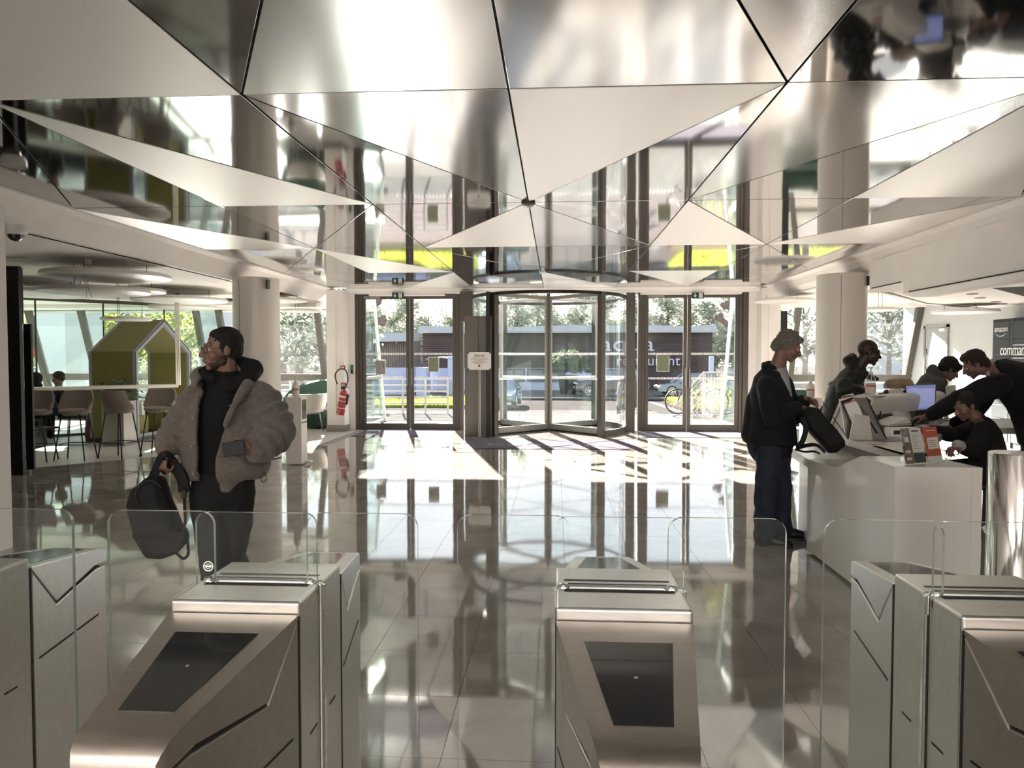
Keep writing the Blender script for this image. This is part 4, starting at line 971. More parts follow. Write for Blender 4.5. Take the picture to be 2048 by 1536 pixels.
SHORT = [((0,-.026,.044),(.0815,.098,.088)), ((0,-.05,.0),(.077,.068,.075)), ((.066,-.012,.02),(.016,.045,.05)), ((-.066,-.012,.02),(.016,.045,.05))]
def shoe(parent, heel, d, L=.29, name='shoe'):
    d = V(d); d.z = 0; d.normalize(); h = V(heel); sx = V((d.y,-d.x,0)); mb = MB()
    mb.loft([(h+d*t*L+V((0,0,z)), rx, rz, sx, V((0,0,1))) for t, rx, rz, z in ((-.02,.02,.03,.05),(.03,.038,.055,.06),(.25,.042,.065,.068),(.5,.046,.045,.05),(.78,.05,.033,.038),(.95,.036,.025,.03),(1.0,.012,.012,.025))], 14)
    s = remesh(name, mb, .008, CL['shoe'], parent, 3)
    mb = MB(); mb.ext([h+d*t*L+sx*w_ for t, w_ in ((-.02,-.03),(.2,-.042),(.5,-.045),(.8,-.05),(.98,-.03),(1.01,0),(.98,.03),(.8,.05),(.5,.045),(.2,.042),(-.02,.03))], (0,0,.022)); obj('sole', mb, MT['rubber'], s, w=True)
    return s
def jr(px, py, Y): return at(px, py, Y=Y)
def strap(name, pts, wd, th, m, parent, nrm=(0,-1,0)):
    pts = [V(p) for p in pts]; mb = MB(); rows = []
    for i, p in enumerate(pts):
        d = (pts[min(i+1,len(pts)-1)] - pts[max(i-1,0)]).normalized(); s = d.cross(V(nrm)).normalized()*wd/2; rows.append([p-s, p+s])
    mb.sheet(rows, th); return obj(name, mb, m, parent, w=True, smooth=40)
def smooth_path(pts, n=6):
    pts = [V(p) for p in pts]; out = []
    for i in range(len(pts)-1):
        p0, p1, p2, p3 = pts[max(i-1,0)], pts[i], pts[i+1], pts[min(i+2,len(pts)-1)]
        for k in range(n):
            t = k/n; out.append(.5*((2*p1)+(p2-p0)*t+(2*p0-5*p1+4*p2-p3)*t*t+(3*p1-p0-3*p2+p3)*t**3))
    return out + [pts[-1]]

# --- man with the fleece jacket
Y0 = 3.98
root = at(440,1276,z=0); P1 = thing('person', 'man in a beige fleece jacket over a black hoodie, glasses on, carrying a black backpack', 'person', (root.x, Y0, 0))
hc, nk = jr(444,699,Y0+.02), jr(455,770,Y0+.06)
shR, shL = jr(384,800,Y0+.02), jr(522,796,Y0+.08)
elR, wrR = jr(350,868,Y0-.02), jr(330,905,Y0-.16)
elL, wrL = jr(556,868,Y0+.02), jr(507,903,Y0-.22)
pel = jr(448,975,Y0+.04); hR, hL = jr(418,985,Y0+.02), jr(474,985,Y0+.06)
knR, knL = jr(428,1120,Y0-.06), jr(463,1115,Y0+.05); anR = V((knR.x+.02,Y0-.02,.09)); anL = V((knL.x-.01,Y0+.22,.12))
mb = MB(); fm = head(mb, hc, (-.74,-.66,-.02), nk)
torso(mb, [(pel,.13,.09),(jr(448,880,Y0+.05),.13,.09),(jr(450,800,Y0+.06),.15,.09),(nk,.06,.055)], shL-shR)
limb(mb, [nk, shR, elR, wrR], [.05,.05,.04,.031]); limb(mb, [nk, shL, elL, wrL], [.05,.05,.04,.031])
limb(mb, [hR, knR, anR], [.07,.05,.04]); limb(mb, [hL, knL, anL], [.07,.05,.04])
hand(mb, wrR, (-.05,-.25,-.95), (.55,.7,0), 1.05, -1); hand(mb, wrL, (-.9,-.42,.05), (.1,.75,.55), .75, -1)
remesh('body', mb, .0055, SK['light'], P1, 2)
eyes(P1, fm); glasses(P1, fm)
hair(P1, fm, SHORT + [((0,.02,.080),(.060,.045,.036))], 'hairdark', .004, 90)
mb = MB(); mb.m = fm; mb.ball((0,.045,-.078),(.0465,.0445,.036)).ball((.047,.018,-.055),(.016,.034,.04)).ball((-.047,.018,-.055),(.016,.034,.04)); remesh('beard', mb, .005, CL['stubble'], P1, 2, .002, 100, lambda c, n: (fm.inverted() @ c).z > -.035)
mb = MB(); torso(mb, [(jr(447,962,Y0+.04),.165,.115),(jr(448,900,Y0+.05),.17,.125),(jr(450,820,Y0+.06),.18,.125),(jr(453,775,Y0+.06),.13,.10),(jr(453,750,Y0+.05),.085,.085)], shL-shR)
q = [jr(425,758,Y0-.05), jr(405,748,Y0+.03), jr(430,738,Y0+.13), jr(480,732,Y0+.17), jr(505,738,Y0+.12), jr(497,756,Y0+.02), jr(462,775,Y0-.05)]
limb(mb, q, [.028,.034,.045,.062,.060,.05,.03]); remesh('hoodie', mb, .010, CL['black'], P1, 4, .006, 14)
mb = MB(); sec = [(jr(452,955,Y0+.04),.215,.165),(jr(452,940,Y0+.04),.245,.19),(jr(452,885,Y0+.05),.258,.195),(jr(452,835,Y0+.06),.252,.19),(jr(452,795,Y0+.07),.215,.165),(jr(454,768,Y0+.07),.14,.12),(jr(455,752,Y0+.06),.115,.11)]
torso(mb, sec, shL-shR)
puffed(mb, jr(392,800,Y0+.02), elR, .10, .093, 3, .007); puffed(mb, elR, jr(334,896,Y0-.12), .093, .070, 3, .006)
puffed(mb, jr(516,796,Y0+.07), jr(553,862,Y0+.03), .118, .118, 3, .009); puffed(mb, jr(553,866,Y0+.02), jr(512,902,Y0-.19), .114, .076, 3, .009)
for k, (px, py) in enumerate(((452,930),(452,900),(452,868),(452,838),(452,808))): mb.m = M.Translation(jr(px,py,Y0+.055)); mb.ball((0,0,0),(.263-.02*(k>2),.198-.02*(k>2),.06),24,8); mb.m = None
limb(mb, [jr(400,772,Y0-.08), jr(392,752,Y0+.02), jr(403,744,Y0+.1)], [.03,.036,.036]); limb(mb, [jr(452,850,Y0-.15), jr(470,805,Y0-.13), jr(492,772,Y0-.05), jr(500,760,Y0+.07)], [.014,.02,.027,.03])
def opening(c, n):
    z = c.z; up = z > 1.36 and c.y < Y0 + .06
    if n.y > -.15 and not up: return False
    t = (z - .85)/(1.42-.85); xl = at(394,900,Y=Y0-.12).x - .004*0; xr = at(434,900,Y=Y0-.12).x + max(0,(t-.25))*.16
    return xl + max(0,t-.85)*-.06 < c.x < xr and (c.y < Y0 - .03 or up)
remesh('jacket', mb, .010, CL['fleece'], P1, 3, .012, 9, opening, .022)
for px, py in ((385,836),(383,893),(385,948)): obj('snap_button', MB().ball(jr(px,py,Y0-.165),(.007,.004,.007),10,6), MT['framelight'], P1, w=True, smooth=True)
obj('drawcord', MB().tube(smooth_path([jr(528,944,Y0-.02), jr(522,958,Y0-.02), jr(528,964,Y0-.02), jr(533,955,Y0-.02), jr(529,944,Y0-.02)],4), .0025, 6), MT['rubber'], P1, w=True, smooth=True)
mb = MB(); torso(mb, [(jr(446,1000,Y0+.04),.16,.12),(jr(447,970,Y0+.04),.175,.135),(jr(448,940,Y0+.04),.17,.13)], shL-shR)
limb(mb, [hR, hR.lerp(knR,.5), knR, anR+V((0,0,.04))], [.108,.10,.082,.075]); limb(mb, [hL, hL.lerp(knL,.5), knL, anL+V((0,0,.03))], [.108,.10,.082,.075])
remesh('trousers', mb, .010, CL['darktr'], P1, 4, .010, 13)
shoe(P1, (anR.x,anR.y+.06,0), (-.15,-1,0)); shoe(P1, (anL.x,anL.y+.06,.0), (.1,-1,0))
# wallet in his left hand, backpack in his right
wl_ = thing('wallet', 'dark folded wallet in the fleece-jacket man\'s hand', 'wallet', jr(468,897,Y0-.31))
m_ = MB(); m_.m = M.Translation(jr(468,897,Y0-.31)) @ M.Rotation(R(-10),4,'Y'); m_.box(-.058,.058,-.009,-.0005,-.038,.038); obj('wallet_cover', m_, CL['shoe'], wl_, w=True, bevel=.004)
m_ = MB(); m_.m = M.Translation(jr(468,897,Y0-.31)) @ M.Rotation(R(-10),4,'Y'); m_.box(-.058,.058,.0005,.009,-.038,.038); obj('wallet_cover', m_, CL['shoe'], wl_, w=True, bevel=.004)
bq = jr(315,1040,Y0-.12); B1 = thing('backpack', 'black backpack hanging from the fleece-jacket man\'s right hand', 'backpack', bq)
def bag(outline, Y, th, name, parent, matk='nylon', vox=.01, disp=.006):
    """soft volume: outline in the plane of the bag, inflated in depth"""
    pts = [jr(px,py,Y) for px, py in outline]; c = sum(pts, V((0,0,0)))/len(pts); mb = MB()
    for k, s in ((0,.99),(.45,.93),(.8,.78),(1,.55)):
        pass
    rings = []
    for t in (-1,-.82,-.45,0,.45,.82,1): s = (1-abs(t)**2.6*.32); rings.append([c + (p-c)*s + V((0,t*th/2,0)) for p in pts])
    n = len(pts); vs = [p for r in rings for p in r]; fs = [(i*n+j,(i+1)*n+j,(i+1)*n+(j+1)%n,i*n+(j+1)%n) for i in range(len(rings)-1) for j in range(n)] + [tuple(range(n)), tuple((len(rings)-1)*n+j for j in range(n))[::-1]]
    mb._add(vs, fs); return remesh(name, mb, vox, CL[matk], parent, 3, disp, 12)
o1 = [(293,956),(306,948),(324,950),(336,985),(352,1030),(366,1062),(374,1068),(375,1085),(352,1108),(325,1118),(300,1116),(283,1092),(270,1072),(273,1064),(262,1030),(258,1000),(268,975)]
bag(o1, Y0-.12, .17, 'bag_body', B1)
obj('front_pocket', MB().ext([jr(px,py,Y0-.215) for px, py in ((275,1068),(366,1066),(368,1084),(350,1104),(325,1112),(302,1110),(286,1090))], (0,.03,0)), CL['nylon'], B1, w=True, bevel=.012)
obj('zip', MB().tube(smooth_path([jr(px,py,Y0-.207) for px, py in ((276,1010),(272,985),(285,966),(305,962),(322,975))]), .0035, 6), MT['rubber'], B1, w=True, smooth=True)
strap('grab_strap', smooth_path([jr(303,960,Y0-.14), jr(316,930,Y0-.18), jr(326,912,Y0-.2), jr(334,915,Y0-.18), jr(322,945,Y0-.12)]), .05, .008, CL['nylon'], B1)
strap('shoulder_strap', smooth_path([jr(332,915,Y0-.18), jr(345,930,Y0-.16), jr(362,955,Y0-.14), jr(368,985,Y0-.13)]), .062, .016, CL['nylon'], B1)
strap('webbing', smooth_path([jr(367,975,Y0-.14), jr(369,1010,Y0-.13), jr(370,1045,Y0-.13), jr(362,1064,Y0-.12)]), .016, .003, CL['nylon'], B1)
strap('webbing', smooth_path([jr(372,1060,Y0-.13), jr(375,1085,Y0-.14), jr(376,1108,Y0-.14), jr(366,1117,Y0-.14), jr(352,1106,Y0-.13)]), .016, .003, CL['nylon'], B1)
obj('buckle', MB().box(-.014,.014,-.008,.008,-.02,.02), MT['rubber'], B1, bevel=.003).location = jr(368,988,Y0-.14) - bq

# --- older man at the desk
Y2 = 6.15; rt = at(1530,1088,z=0)
P2 = thing('person', 'grey-haired man in a dark blazer and jeans standing at the desk, head bowed', 'person', (rt.x+.1, Y2, 0))
hc, nk = jr(1577,692,Y2+.02), jr(1552,742,Y2+.02)
mb = MB(); fm = head(mb, hc, (.88,-.14,-.47), nk, (.25,0,1))
shN, shF = jr(1534,772,Y2-.16), jr(1562,765,Y2+.2); elN, wrN = jr(1545,840,Y2-.22), jr(1595,812,Y2-.12); elF, wrF = jr(1590,830,Y2+.22), jr(1611,798,Y2+.05)
pel = jr(1543,885,Y2+.02); ax = shN - shF
torso(mb, [(pel,.13,.09),(jr(1540,820,Y2+.02),.13,.1),(jr(1545,770,Y2+.02),.15,.1),(nk,.06,.06)], ax)
limb(mb, [nk, shN, elN, wrN], [.05,.05,.04,.03]); limb(mb, [nk, shF, elF, wrF], [.05,.05,.04,.03])
hN, hF = jr(1540,900,Y2-.09), jr(1555,900,Y2+.1); kN, kF = jr(1531,985,Y2-.1), jr(1562,985,Y2+.1); aN = V((at(1528,1070,Y=Y2-.1).x,Y2-.1,.09)); aF = V((at(1562,1060,Y=Y2+.12).x,Y2+.12,.09))
limb(mb, [hN, kN, aN], [.07,.05,.04]); limb(mb, [hF, kF, aF], [.07,.05,.04])
hand(mb, wrN, (.9,.2,-.35), (.2,.5,-.8), .7, 1); hand(mb, wrF, (.75,-.4,-.3), (0,-.6,-.7), .7, -1)
remesh('body', mb, .007, SK['pink'], P2, 2); eyes(P2, fm)
hair(P2, fm, [((0,-.026,.048),(.083,.102,.088)),((0,-.075,-.01),(.07,.055,.075)),((0,-.092,-.045),(.058,.04,.045)),((.068,-.025,.01),(.02,.052,.06)),((-.068,-.025,.01),(.02,.052,.06)),((0,.045,.082),(.06,.045,.032))], 'hairgrey', .010, 38)
mb = MB(); torso(mb, [(jr(1560,850,Y2),.11,.09),(jr(1555,790,Y2),.12,.115),(jr(1556,755,Y2+.01),.09,.09),(jr(1558,738,Y2+.02),.068,.068)], ax); limb(mb, [jr(1563,745,Y2-.04), jr(1570,756,Y2), jr(1577,790,Y2), jr(1580,850,Y2)], [.026,.026,.026,.026]); remesh('shirt', mb, .009, CL['white'], P2, 3)
mb = MB(); torso(mb, [(jr(1540,886,Y2+.02),.235,.215),(jr(1541,865,Y2+.02),.23,.205),(jr(1543,825,Y2+.02),.215,.185),(jr(1541,785,Y2+.02),.225,.165),(jr(1541,758,Y2+.02),.19,.125),(jr(1546,742,Y2+.02),.10,.085)], ax)
limb(mb, [shN, elN, jr(1590,816,Y2-.13)], [.085,.08,.062]); limb(mb, [shF, elF, jr(1606,803,Y2+.08)], [.085,.08,.06]); limb(mb, [jr(1529,735,Y2-.05), jr(1527,728,Y2+.03), jr(1540,726,Y2+.1)], [.022,.025,.022])
limb(mb, [jr(1500,868,Y2+.02), jr(1512,800,Y2+.02)], [.075,.08])
remesh('blazer', mb, .010, CL['navy'], P2, 3, .012, 8, lambda c, n: n.x > .35 and c.z > 1.05 and abs(c.y - Y2) < .02 and c.x > at(1560,780,Y=Y2).x, .012)
mb = MB(); torso(mb, [(jr(1547,920,Y2+.02),.165,.13),(jr(1546,890,Y2+.02),.17,.14),(jr(1546,870,Y2+.02),.16,.13)], ax); limb(mb, [hN, hN.lerp(kN,.5), kN, kN.lerp(aN,.6), aN+V((0,0,-.03))], [.105,.098,.085,.085,.09]); limb(mb, [hF, hF.lerp(kF,.5), kF, kF.lerp(aF,.6), aF+V((0,0,-.03))], [.105,.098,.085,.085,.09]); remesh('jeans', mb, .010, CL['jeans'], P2, 3, .014, 11)
shoe(P2, (aN.x-.07,aN.y,0), (.97,-.25,0)); shoe(P2, (aF.x-.03,aF.y,0), (1,-.05,0))
B2 = thing('backpack', 'black backpack standing on the desk in front of the grey-haired man', 'backpack', (2.22,6.0,.76))
bag([(1600,822),(1616,812),(1635,815),(1652,840),(1672,858),(1688,880),(1689,893),(1672,905),(1655,906),(1640,890),(1622,868),(1604,850),(1598,836)], 5.98, .2, 'bag_body', B2)
strap('shoulder_strap', smooth_path([jr(1606,835,5.9), jr(1612,858,5.88), jr(1604,885,5.88), jr(1592,894,5.9)]), .04, .012, CL['nylon'], B2)
strap('shoulder_strap', smooth_path([jr(1592,896,5.86), jr(1612,890,5.84), jr(1634,889,5.84), jr(1650,903,5.86)]), .035, .012, CL['nylon'], B2, (0,-.5,1))
strap('webbing', smooth_path([jr(1590,898,5.84), jr(1610,903,5.82), jr(1628,902,5.82), jr(1640,907,5.82)]), .02, .006, CL['nylon'], B2, (0,-.5,1))

# --- bald man in the quilted coat leaning on the counter
Y3 = 7.9; P3 = thing('person', 'bald man with glasses in a dark green quilted coat leaning on the counter', 'person', (at(1680,900,Y=Y3).x, Y3, 0))
hc, nk = jr(1737,704,Y3), jr(1712,740,Y3+.02)
mb = MB(); fm = head(mb, hc, (.96,-.12,-.22), nk, (.2,0,1), 1.1)
shN, shF = jr(1690,772,Y3-.17), jr(1705,768,Y3+.2); elN, wrN = jr(1712,832,Y3-.22), jr(1776,802,Y3-.05); elF, wrF = jr(1735,815,Y3+.24), jr(1793,785,Y3+.08); pel = jr(1668,870,Y3); ax = shN-shF
torso(mb, [(pel,.13,.1),(jr(1680,810,Y3),.14,.1),(jr(1695,770,Y3+.02),.15,.1),(nk,.06,.06)], ax); limb(mb, [nk,shN,elN,wrN],[.05,.05,.04,.03]); limb(mb, [nk,shF,elF,wrF],[.05,.05,.04,.03])
hip = [V((pel.x,Y3-.1,.92)), V((pel.x,Y3+.1,.92))]
for k, h_ in enumerate(hip): limb(mb, [h_, V((h_.x+.02,h_.y,.5)), V((h_.x-.03,h_.y,.09))], [.07,.05,.04])
hand(mb, wrN, (.95,.1,.05), (0,.1,-1), .35, -1); hand(mb, wrF, (.95,-.1,.1), (0,-.1,1), .6, -1); remesh('body', mb, .008, SK['dark'], P3, 2); eyes(P3, fm); glasses(P3, fm)
mb = MB(); secs = [(jr(1664,905,Y3),.235,.18),(jr(1672,868,Y3),.24,.175),(jr(1680,825,Y3),.25,.175),(jr(1690,785,Y3+.01),.245,.17),(jr(1702,757,Y3+.02),.18,.13),(jr(1716,742,Y3+.02),.12,.11)]
torso(mb, secs, ax)
for k in range(7): t = k/6; c = jr(1664,900,Y3).lerp(jr(1694,775,Y3),t); mb.ball(c, (.203-.02*t,.268-.012*t,.066), 20, 8, M.Rotation(R(12),3,'Y'))
puffed(mb, shN, elN, .098, .09, 4, .012); puffed(mb, elN, jr(1766,805,Y3-.08), .088, .066, 4, .01); puffed(mb, shF, elF, .098, .09, 4, .012); puffed(mb, elF, jr(1784,789,Y3+.1), .085, .065, 4, .01)
limb(mb, [jr(1755,758,Y3-.08), jr(1738,752,Y3-.1), jr(1712,742,Y3-.08), jr(1697,722,Y3), jr(1704,716,Y3+.08)], [.022,.036,.055,.06,.055]); remesh('quilted_coat', mb, .011, CL['khaki'], P3, 3, .006, 12)
mb = MB()
for h_ in hip: limb(mb, [V((h_.x,h_.y,.95)), V((h_.x+.02,h_.y,.5)), V((h_.x-.03,h_.y,.08))], [.12,.09,.085])
remesh('trousers', mb, .012, CL['darktr'], P3, 3, .008, 11)
for h_ in hip: shoe(P3, (h_.x-.08,h_.y,0), (1,0,0))
# --- person in the grey hoodie, bent over the far end of the counter
Y4 = 8.5; P4 = thing('person', 'person in a grey hoodie bending over papers at the far end of the counter', 'person', (at(1862,900,Y=Y4).x, Y4, 0))
hc, nk = jr(1899,738,Y4-.03), jr(1880,752,Y4)
mb = MB(); fm = head(mb, hc, (.82,-.12,-.56), nk, (.5,0,.8))
shN, shF = jr(1872,770,Y4-.18), jr(1872,768,Y4+.18); elN, wrN = jr(1878,810,Y4-.22), jr(1908,815,Y4-.08); elF, wrF = jr(1884,806,Y4+.22), jr(1912,808,Y4+.05); pel = jr(1840,840,Y4); ax = shN-shF
torso(mb, [(pel,.13,.1),(jr(1852,800,Y4),.14,.1),(jr(1866,770,Y4),.15,.1),(nk,.06,.06)], ax); limb(mb, [nk,shN,elN,wrN],[.05,.05,.04,.03]); limb(mb, [nk,shF,elF,wrF],[.05,.05,.04,.03])
hip = [V((pel.x,Y4-.1,.9)), V((pel.x,Y4+.1,.9))]
for h_ in hip: limb(mb, [h_, V((h_.x+.03,h_.y,.48)), V((h_.x,h_.y,.09))], [.07,.05,.04])
hand(mb, wrN, (.9,.2,-.1), (0,.1,-1), .5, -1); hand(mb, wrF, (.9,-.2,-.1), (0,-.1,-1), .5, 1); remesh('body', mb, .008, SK['light'], P4, 2); eyes(P4, fm)
hair(P4, fm, [((0,-.03,.046),(.086,.102,.092)),((0,-.05,.0),(.082,.075,.08)),((.07,.01,.02),(.02,.06,.05)),((-.07,.01,.02),(.02,.06,.05)),((0,.06,.07),(.065,.05,.04))], 'hairdark', .010, 60)
mb = MB(); torso(mb, [(jr(1836,850,Y4),.2,.15),(jr(1843,820,Y4),.215,.16),(jr(1853,790,Y4),.225,.16),(jr(1866,765,Y4),.2,.14),(jr(1878,752,Y4),.12,.1)], ax); limb(mb, [shN,elN,jr(1904,815,Y4-.1)],[.085,.08,.06]); limb(mb, [shF,elF,jr(1906,808,Y4+.07)],[.085,.08,.06]); limb(mb, [jr(1888,765,Y4-.07), jr(1876,752,Y4-.1), jr(1864,740,Y4-.03), jr(1866,738,Y4+.06)], [.04,.055,.06,.055]); remesh('hoodie', mb, .011, CL['grey'], P4, 3, .012, 10)
mb = MB()
for h_ in hip: limb(mb, [V((h_.x,h_.y,.93)), V((h_.x+.03,h_.y,.48)), V((h_.x,h_.y,.08))], [.12,.09,.08])
remesh('trousers', mb, .012, CL['darktr'], P4, 3)
for h_ in hip: shoe(P4, (h_.x-.06,h_.y,0), (1,0,0))
# --- man in black leaning over the desk from its inner side
Y5 = 6.95; P5 = thing('person', 'man in black with a white collar leaning over the desk, one arm stretched out', 'person', (at(2085,1000,Y=Y5).x, Y5, 0))
hc, nk = jr(1949,728,Y5-.02), jr(1985,738,Y5+.02)
mb = MB(); fm = head(mb, hc, (-.78,.28,-.55), nk, (-.35,.1,.9))
shN, shF = jr(1998,770,Y5-.2), jr(1990,762,Y5+.2); elN, wrN = jr(1920,800,Y5-.2), jr(1852,832,Y5+.12); elF, wrF = jr(1945,830,Y5+.3), jr(1905,850,Y5+.35); pel = jr(2085,850,Y5+.05); ax = shF-shN
torso(mb, [(pel,.13,.1),(jr(2055,790,Y5+.03),.14,.1),(jr(2020,755,Y5+.02),.15,.1),(nk,.06,.06)], ax); limb(mb, [nk,shN,elN,wrN],[.05,.05,.04,.031]); limb(mb, [nk,shF,elF,wrF],[.05,.05,.04,.03])
hip = [V((pel.x,Y5-.1,.93)), V((pel.x,Y5+.12,.93))]; 
for h_ in hip: limb(mb, [h_, V((h_.x-.03,h_.y,.5)), V((h_.x+.03,h_.y,.09))], [.07,.05,.04])
hand(mb, wrN, (-.85,.4,-.2), (0,.1,-1), .35, 1); hand(mb, wrF, (-.8,.3,-.5), (0,.1,-1), .4, -1); remesh('body', mb, .007, SK['light'], P5, 2); eyes(P5, fm)
hair(P5, fm, SHORT + [((0,.02,.09),(.07,.06,.038)),((0,-.07,-.03),(.066,.05,.06))], 'hairbrown', .009, 60)
mb = MB(); limb(mb, [jr(1976,752,Y5-.09), jr(1972,738,Y5-.04), jr(1985,722,Y5+.04), jr(1990,730,Y5+.1)], [.02,.026,.026,.02]); remesh('shirt_collar', mb, .008, CL['white'], P5, 2)
mb = MB(); torso(mb, [(jr(2085,880,Y5+.05),.25,.20),(jr(2075,835,Y5+.05),.255,.20),(jr(2055,790,Y5+.04),.265,.20),(jr(2022,758,Y5+.02),.265,.185),(jr(2000,745,Y5+.02),.20,.14),(jr(1986,740,Y5+.02),.10,.09)], ax)
limb(mb, [shN,elN,jr(1864,828,Y5+.06)],[.115,.092,.062]); limb(mb, [shF,elF,jr(1912,846,Y5+.33)],[.09,.08,.06]); remesh('black_jacket', mb, .010, CL['black'], P5, 3, .012, 8)
mb = MB(); mb.ball(pel,(.19,.17,.15))
for h_ in hip: limb(mb, [V((h_.x,h_.y,.95)), V((h_.x-.03,h_.y,.5)), V((h_.x+.03,h_.y,.08))], [.13,.10,.085])
remesh('trousers', mb, .012, CL['black'], P5, 3)
for h_ in hip: shoe(P5, (h_.x+.1,h_.y,0), (-1,0,0))
# --- seated clerk behind the desk
Y6 = 6.7; cx = at(1975,900,Y=Y6).x; P6 = thing('person', 'seated clerk in dark clothes with white cuffs, mostly hidden under the leaning man\'s arm', 'person', (cx, Y6, 0))
hc, nk = jr(1932,812,Y6), jr(1956,842,Y6)
mb = MB(); fm = head(mb, hc, (-.9,-.1,-.4), nk, (-.3,0,1))
shN, shF = jr(1968,860,Y6-.18), jr(1962,855,Y6+.18); elN, wrN = jr(1945,900,Y6-.24), jr(1918,892,Y6-.34); elF, wrF = jr(1905,870,Y6+.1), jr(1842,858,Y6-.05); pel = V((cx,Y6,.52)); ax = shF-shN
torso(mb, [(pel,.13,.1),(V((cx-.02,Y6,.72)),.14,.1),(jr(1962,858,Y6),.15,.1),(nk,.06,.06)], ax); limb(mb, [nk,shN,elN,wrN],[.05,.05,.04,.03]); limb(mb, [nk,shF,elF,wrF],[.05,.05,.04,.03])
for s in (-.1,.1): limb(mb, [V((cx,Y6+s,.52)), V((cx-.42,Y6+s,.5)), V((cx-.42,Y6+s,.09))], [.07,.05,.04])
hand(mb, wrN, (-.8,-.3,-.2), (0,0,-1), .6, 1); hand(mb, wrF, (-.95,-.1,-.1), (0,0,-1), .4, -1); remesh('body', mb, .008, SK['light'], P6, 2)
hair(P6, fm, SHORT, 'hairdark', .006, 60)
mb = MB(); torso(mb, [(V((cx+.02,Y6,.5)),.2,.15),(V((cx,Y6,.7)),.21,.15),(jr(1966,870,Y6),.215,.145),(jr(1962,850,Y6),.17,.11),(jr(1958,838,Y6),.08,.08)], ax); limb(mb, [shN,elN,jr(1924,894,Y6-.31)],[.085,.075,.055]); limb(mb, [shF,elF,jr(1856,861,Y6-.02)],[.085,.07,.052]); remesh('dark_jacket', mb, .011, CL['black'], P6, 3, .01, 9)
mb = MB(); limb(mb, [jr(1853,860,Y6-.03), jr(1847,858,Y6-.04)], [.043,.043]); limb(mb, [jr(1922,893,Y6-.32), jr(1915,890,Y6-.35)], [.046,.046]); remesh('shirt_cuffs', mb, .008, CL['white'], P6, 1)
mb = MB()
for s in (-.1,.1): limb(mb, [V((cx,Y6+s,.54)), V((cx-.42,Y6+s,.52)), V((cx-.42,Y6+s,.08))], [.11,.085,.08])
remesh('trousers', mb, .012, CL['black'], P6, 3)
for s in (-.1,.1): shoe(P6, (cx-.36,Y6+s,0), (-1,0,0))
# --- two people seated in the lounge
def seated(px, py, Y, label, fwd, jacket, hairk, hood=False, up=(0,0,1), dv=(0,-1,0)):
    h = jr(px,py,Y); p = thing('person', label, 'person', (h.x,Y,0)); dv = V(dv); sx = V((dv.y,-dv.x,0)); z = h.z
    nk = h - V((0,0,.17)); mb = MB(); fm = head(mb, h, fwd, nk, up)
    sh = [nk + sx*s*.19 - V((0,0,.08)) for s in (-1,1)]; el = [nk + sx*s*.25 - V((0,0,.33)) + dv*.08 for s in (-1,1)]; wr = [nk + sx*s*.12 - V((0,0,.34)) + dv*.34 for s in (-1,1)]; pl = V((h.x,Y,.52))
    torso(mb, [(pl,.13,.1),(V((h.x,Y,.75)),.14,.1),(nk-V((0,0,.07)),.15,.1),(nk,.06,.06)], sx)
    for k in (0,1): limb(mb, [nk,sh[k],el[k],wr[k]],[.05,.05,.04,.03]); hand(mb, wr[k], dv-sx*(k*2-1)*.3, (0,0,-1), .5, 1-2*k); limb(mb, [pl+sx*(k-.5)*.2, pl+sx*(k-.5)*.24+dv*.42, V((pl.x,pl.y,.09))+sx*(k-.5)*.24+dv*.42],[.07,.05,.04])
    remesh('body', mb, .009, SK['light'], p, 2)
    mb = MB(); torso(mb, [(pl,.19,.14),(V((h.x,Y,.75)),.2,.145),(nk-V((0,0,.08)),.215,.13),(nk-V((0,0,.01)),.09,.09)], sx)
    for k in (0,1): limb(mb, [sh[k],el[k],wr[k]-dv*.03],[.08,.07,.055])
    if hood: mb.m = fm; mb.ball((0,-.03,.02),(.105,.115,.125),16,10); mb.ball((0,-.06,-.11),(.11,.10,.07)); mb.m = None
    remesh('jacket', mb, .012, CL[jacket], p, 3, .01, 10)
    if not hood: hair(p, fm, [((0,-.026,.048),(.092,.108,.094)),((0,-.05,.0),(.09,.07,.08)),((.07,.0,.02),(.025,.055,.05)),((-.07,.0,.02),(.025,.055,.05)),((0,.06,.075),(.045,.027,.02))], hairk, .018, 40)
    mb = MB()
    for k in (0,1): limb(mb, [pl+sx*(k-.5)*.2+V((0,0,.02)), pl+sx*(k-.5)*.24+dv*.42, V((pl.x,pl.y,.08))+sx*(k-.5)*.24+dv*.42],[.11,.085,.07])
    remesh('trousers', mb, .014, CL['darktr'], p, 3)
    for k in (0,1): q = pl+sx*(k-.5)*.24+dv*.38; shoe(p, (q.x,q.y,0), dv)
seated(73,759,12.9, 'person in a dark hood seated in the lounge, back turned', (-.5,.86,0), 'navy', None, True, dv=(-.4,.9,0))
seated(116,757,13.6, 'curly-haired person in black seated in the lounge, facing the entrance hall', (-.45,-.85,-.2), 'black', 'hairbrown', dv=(-.3,-.95,0))
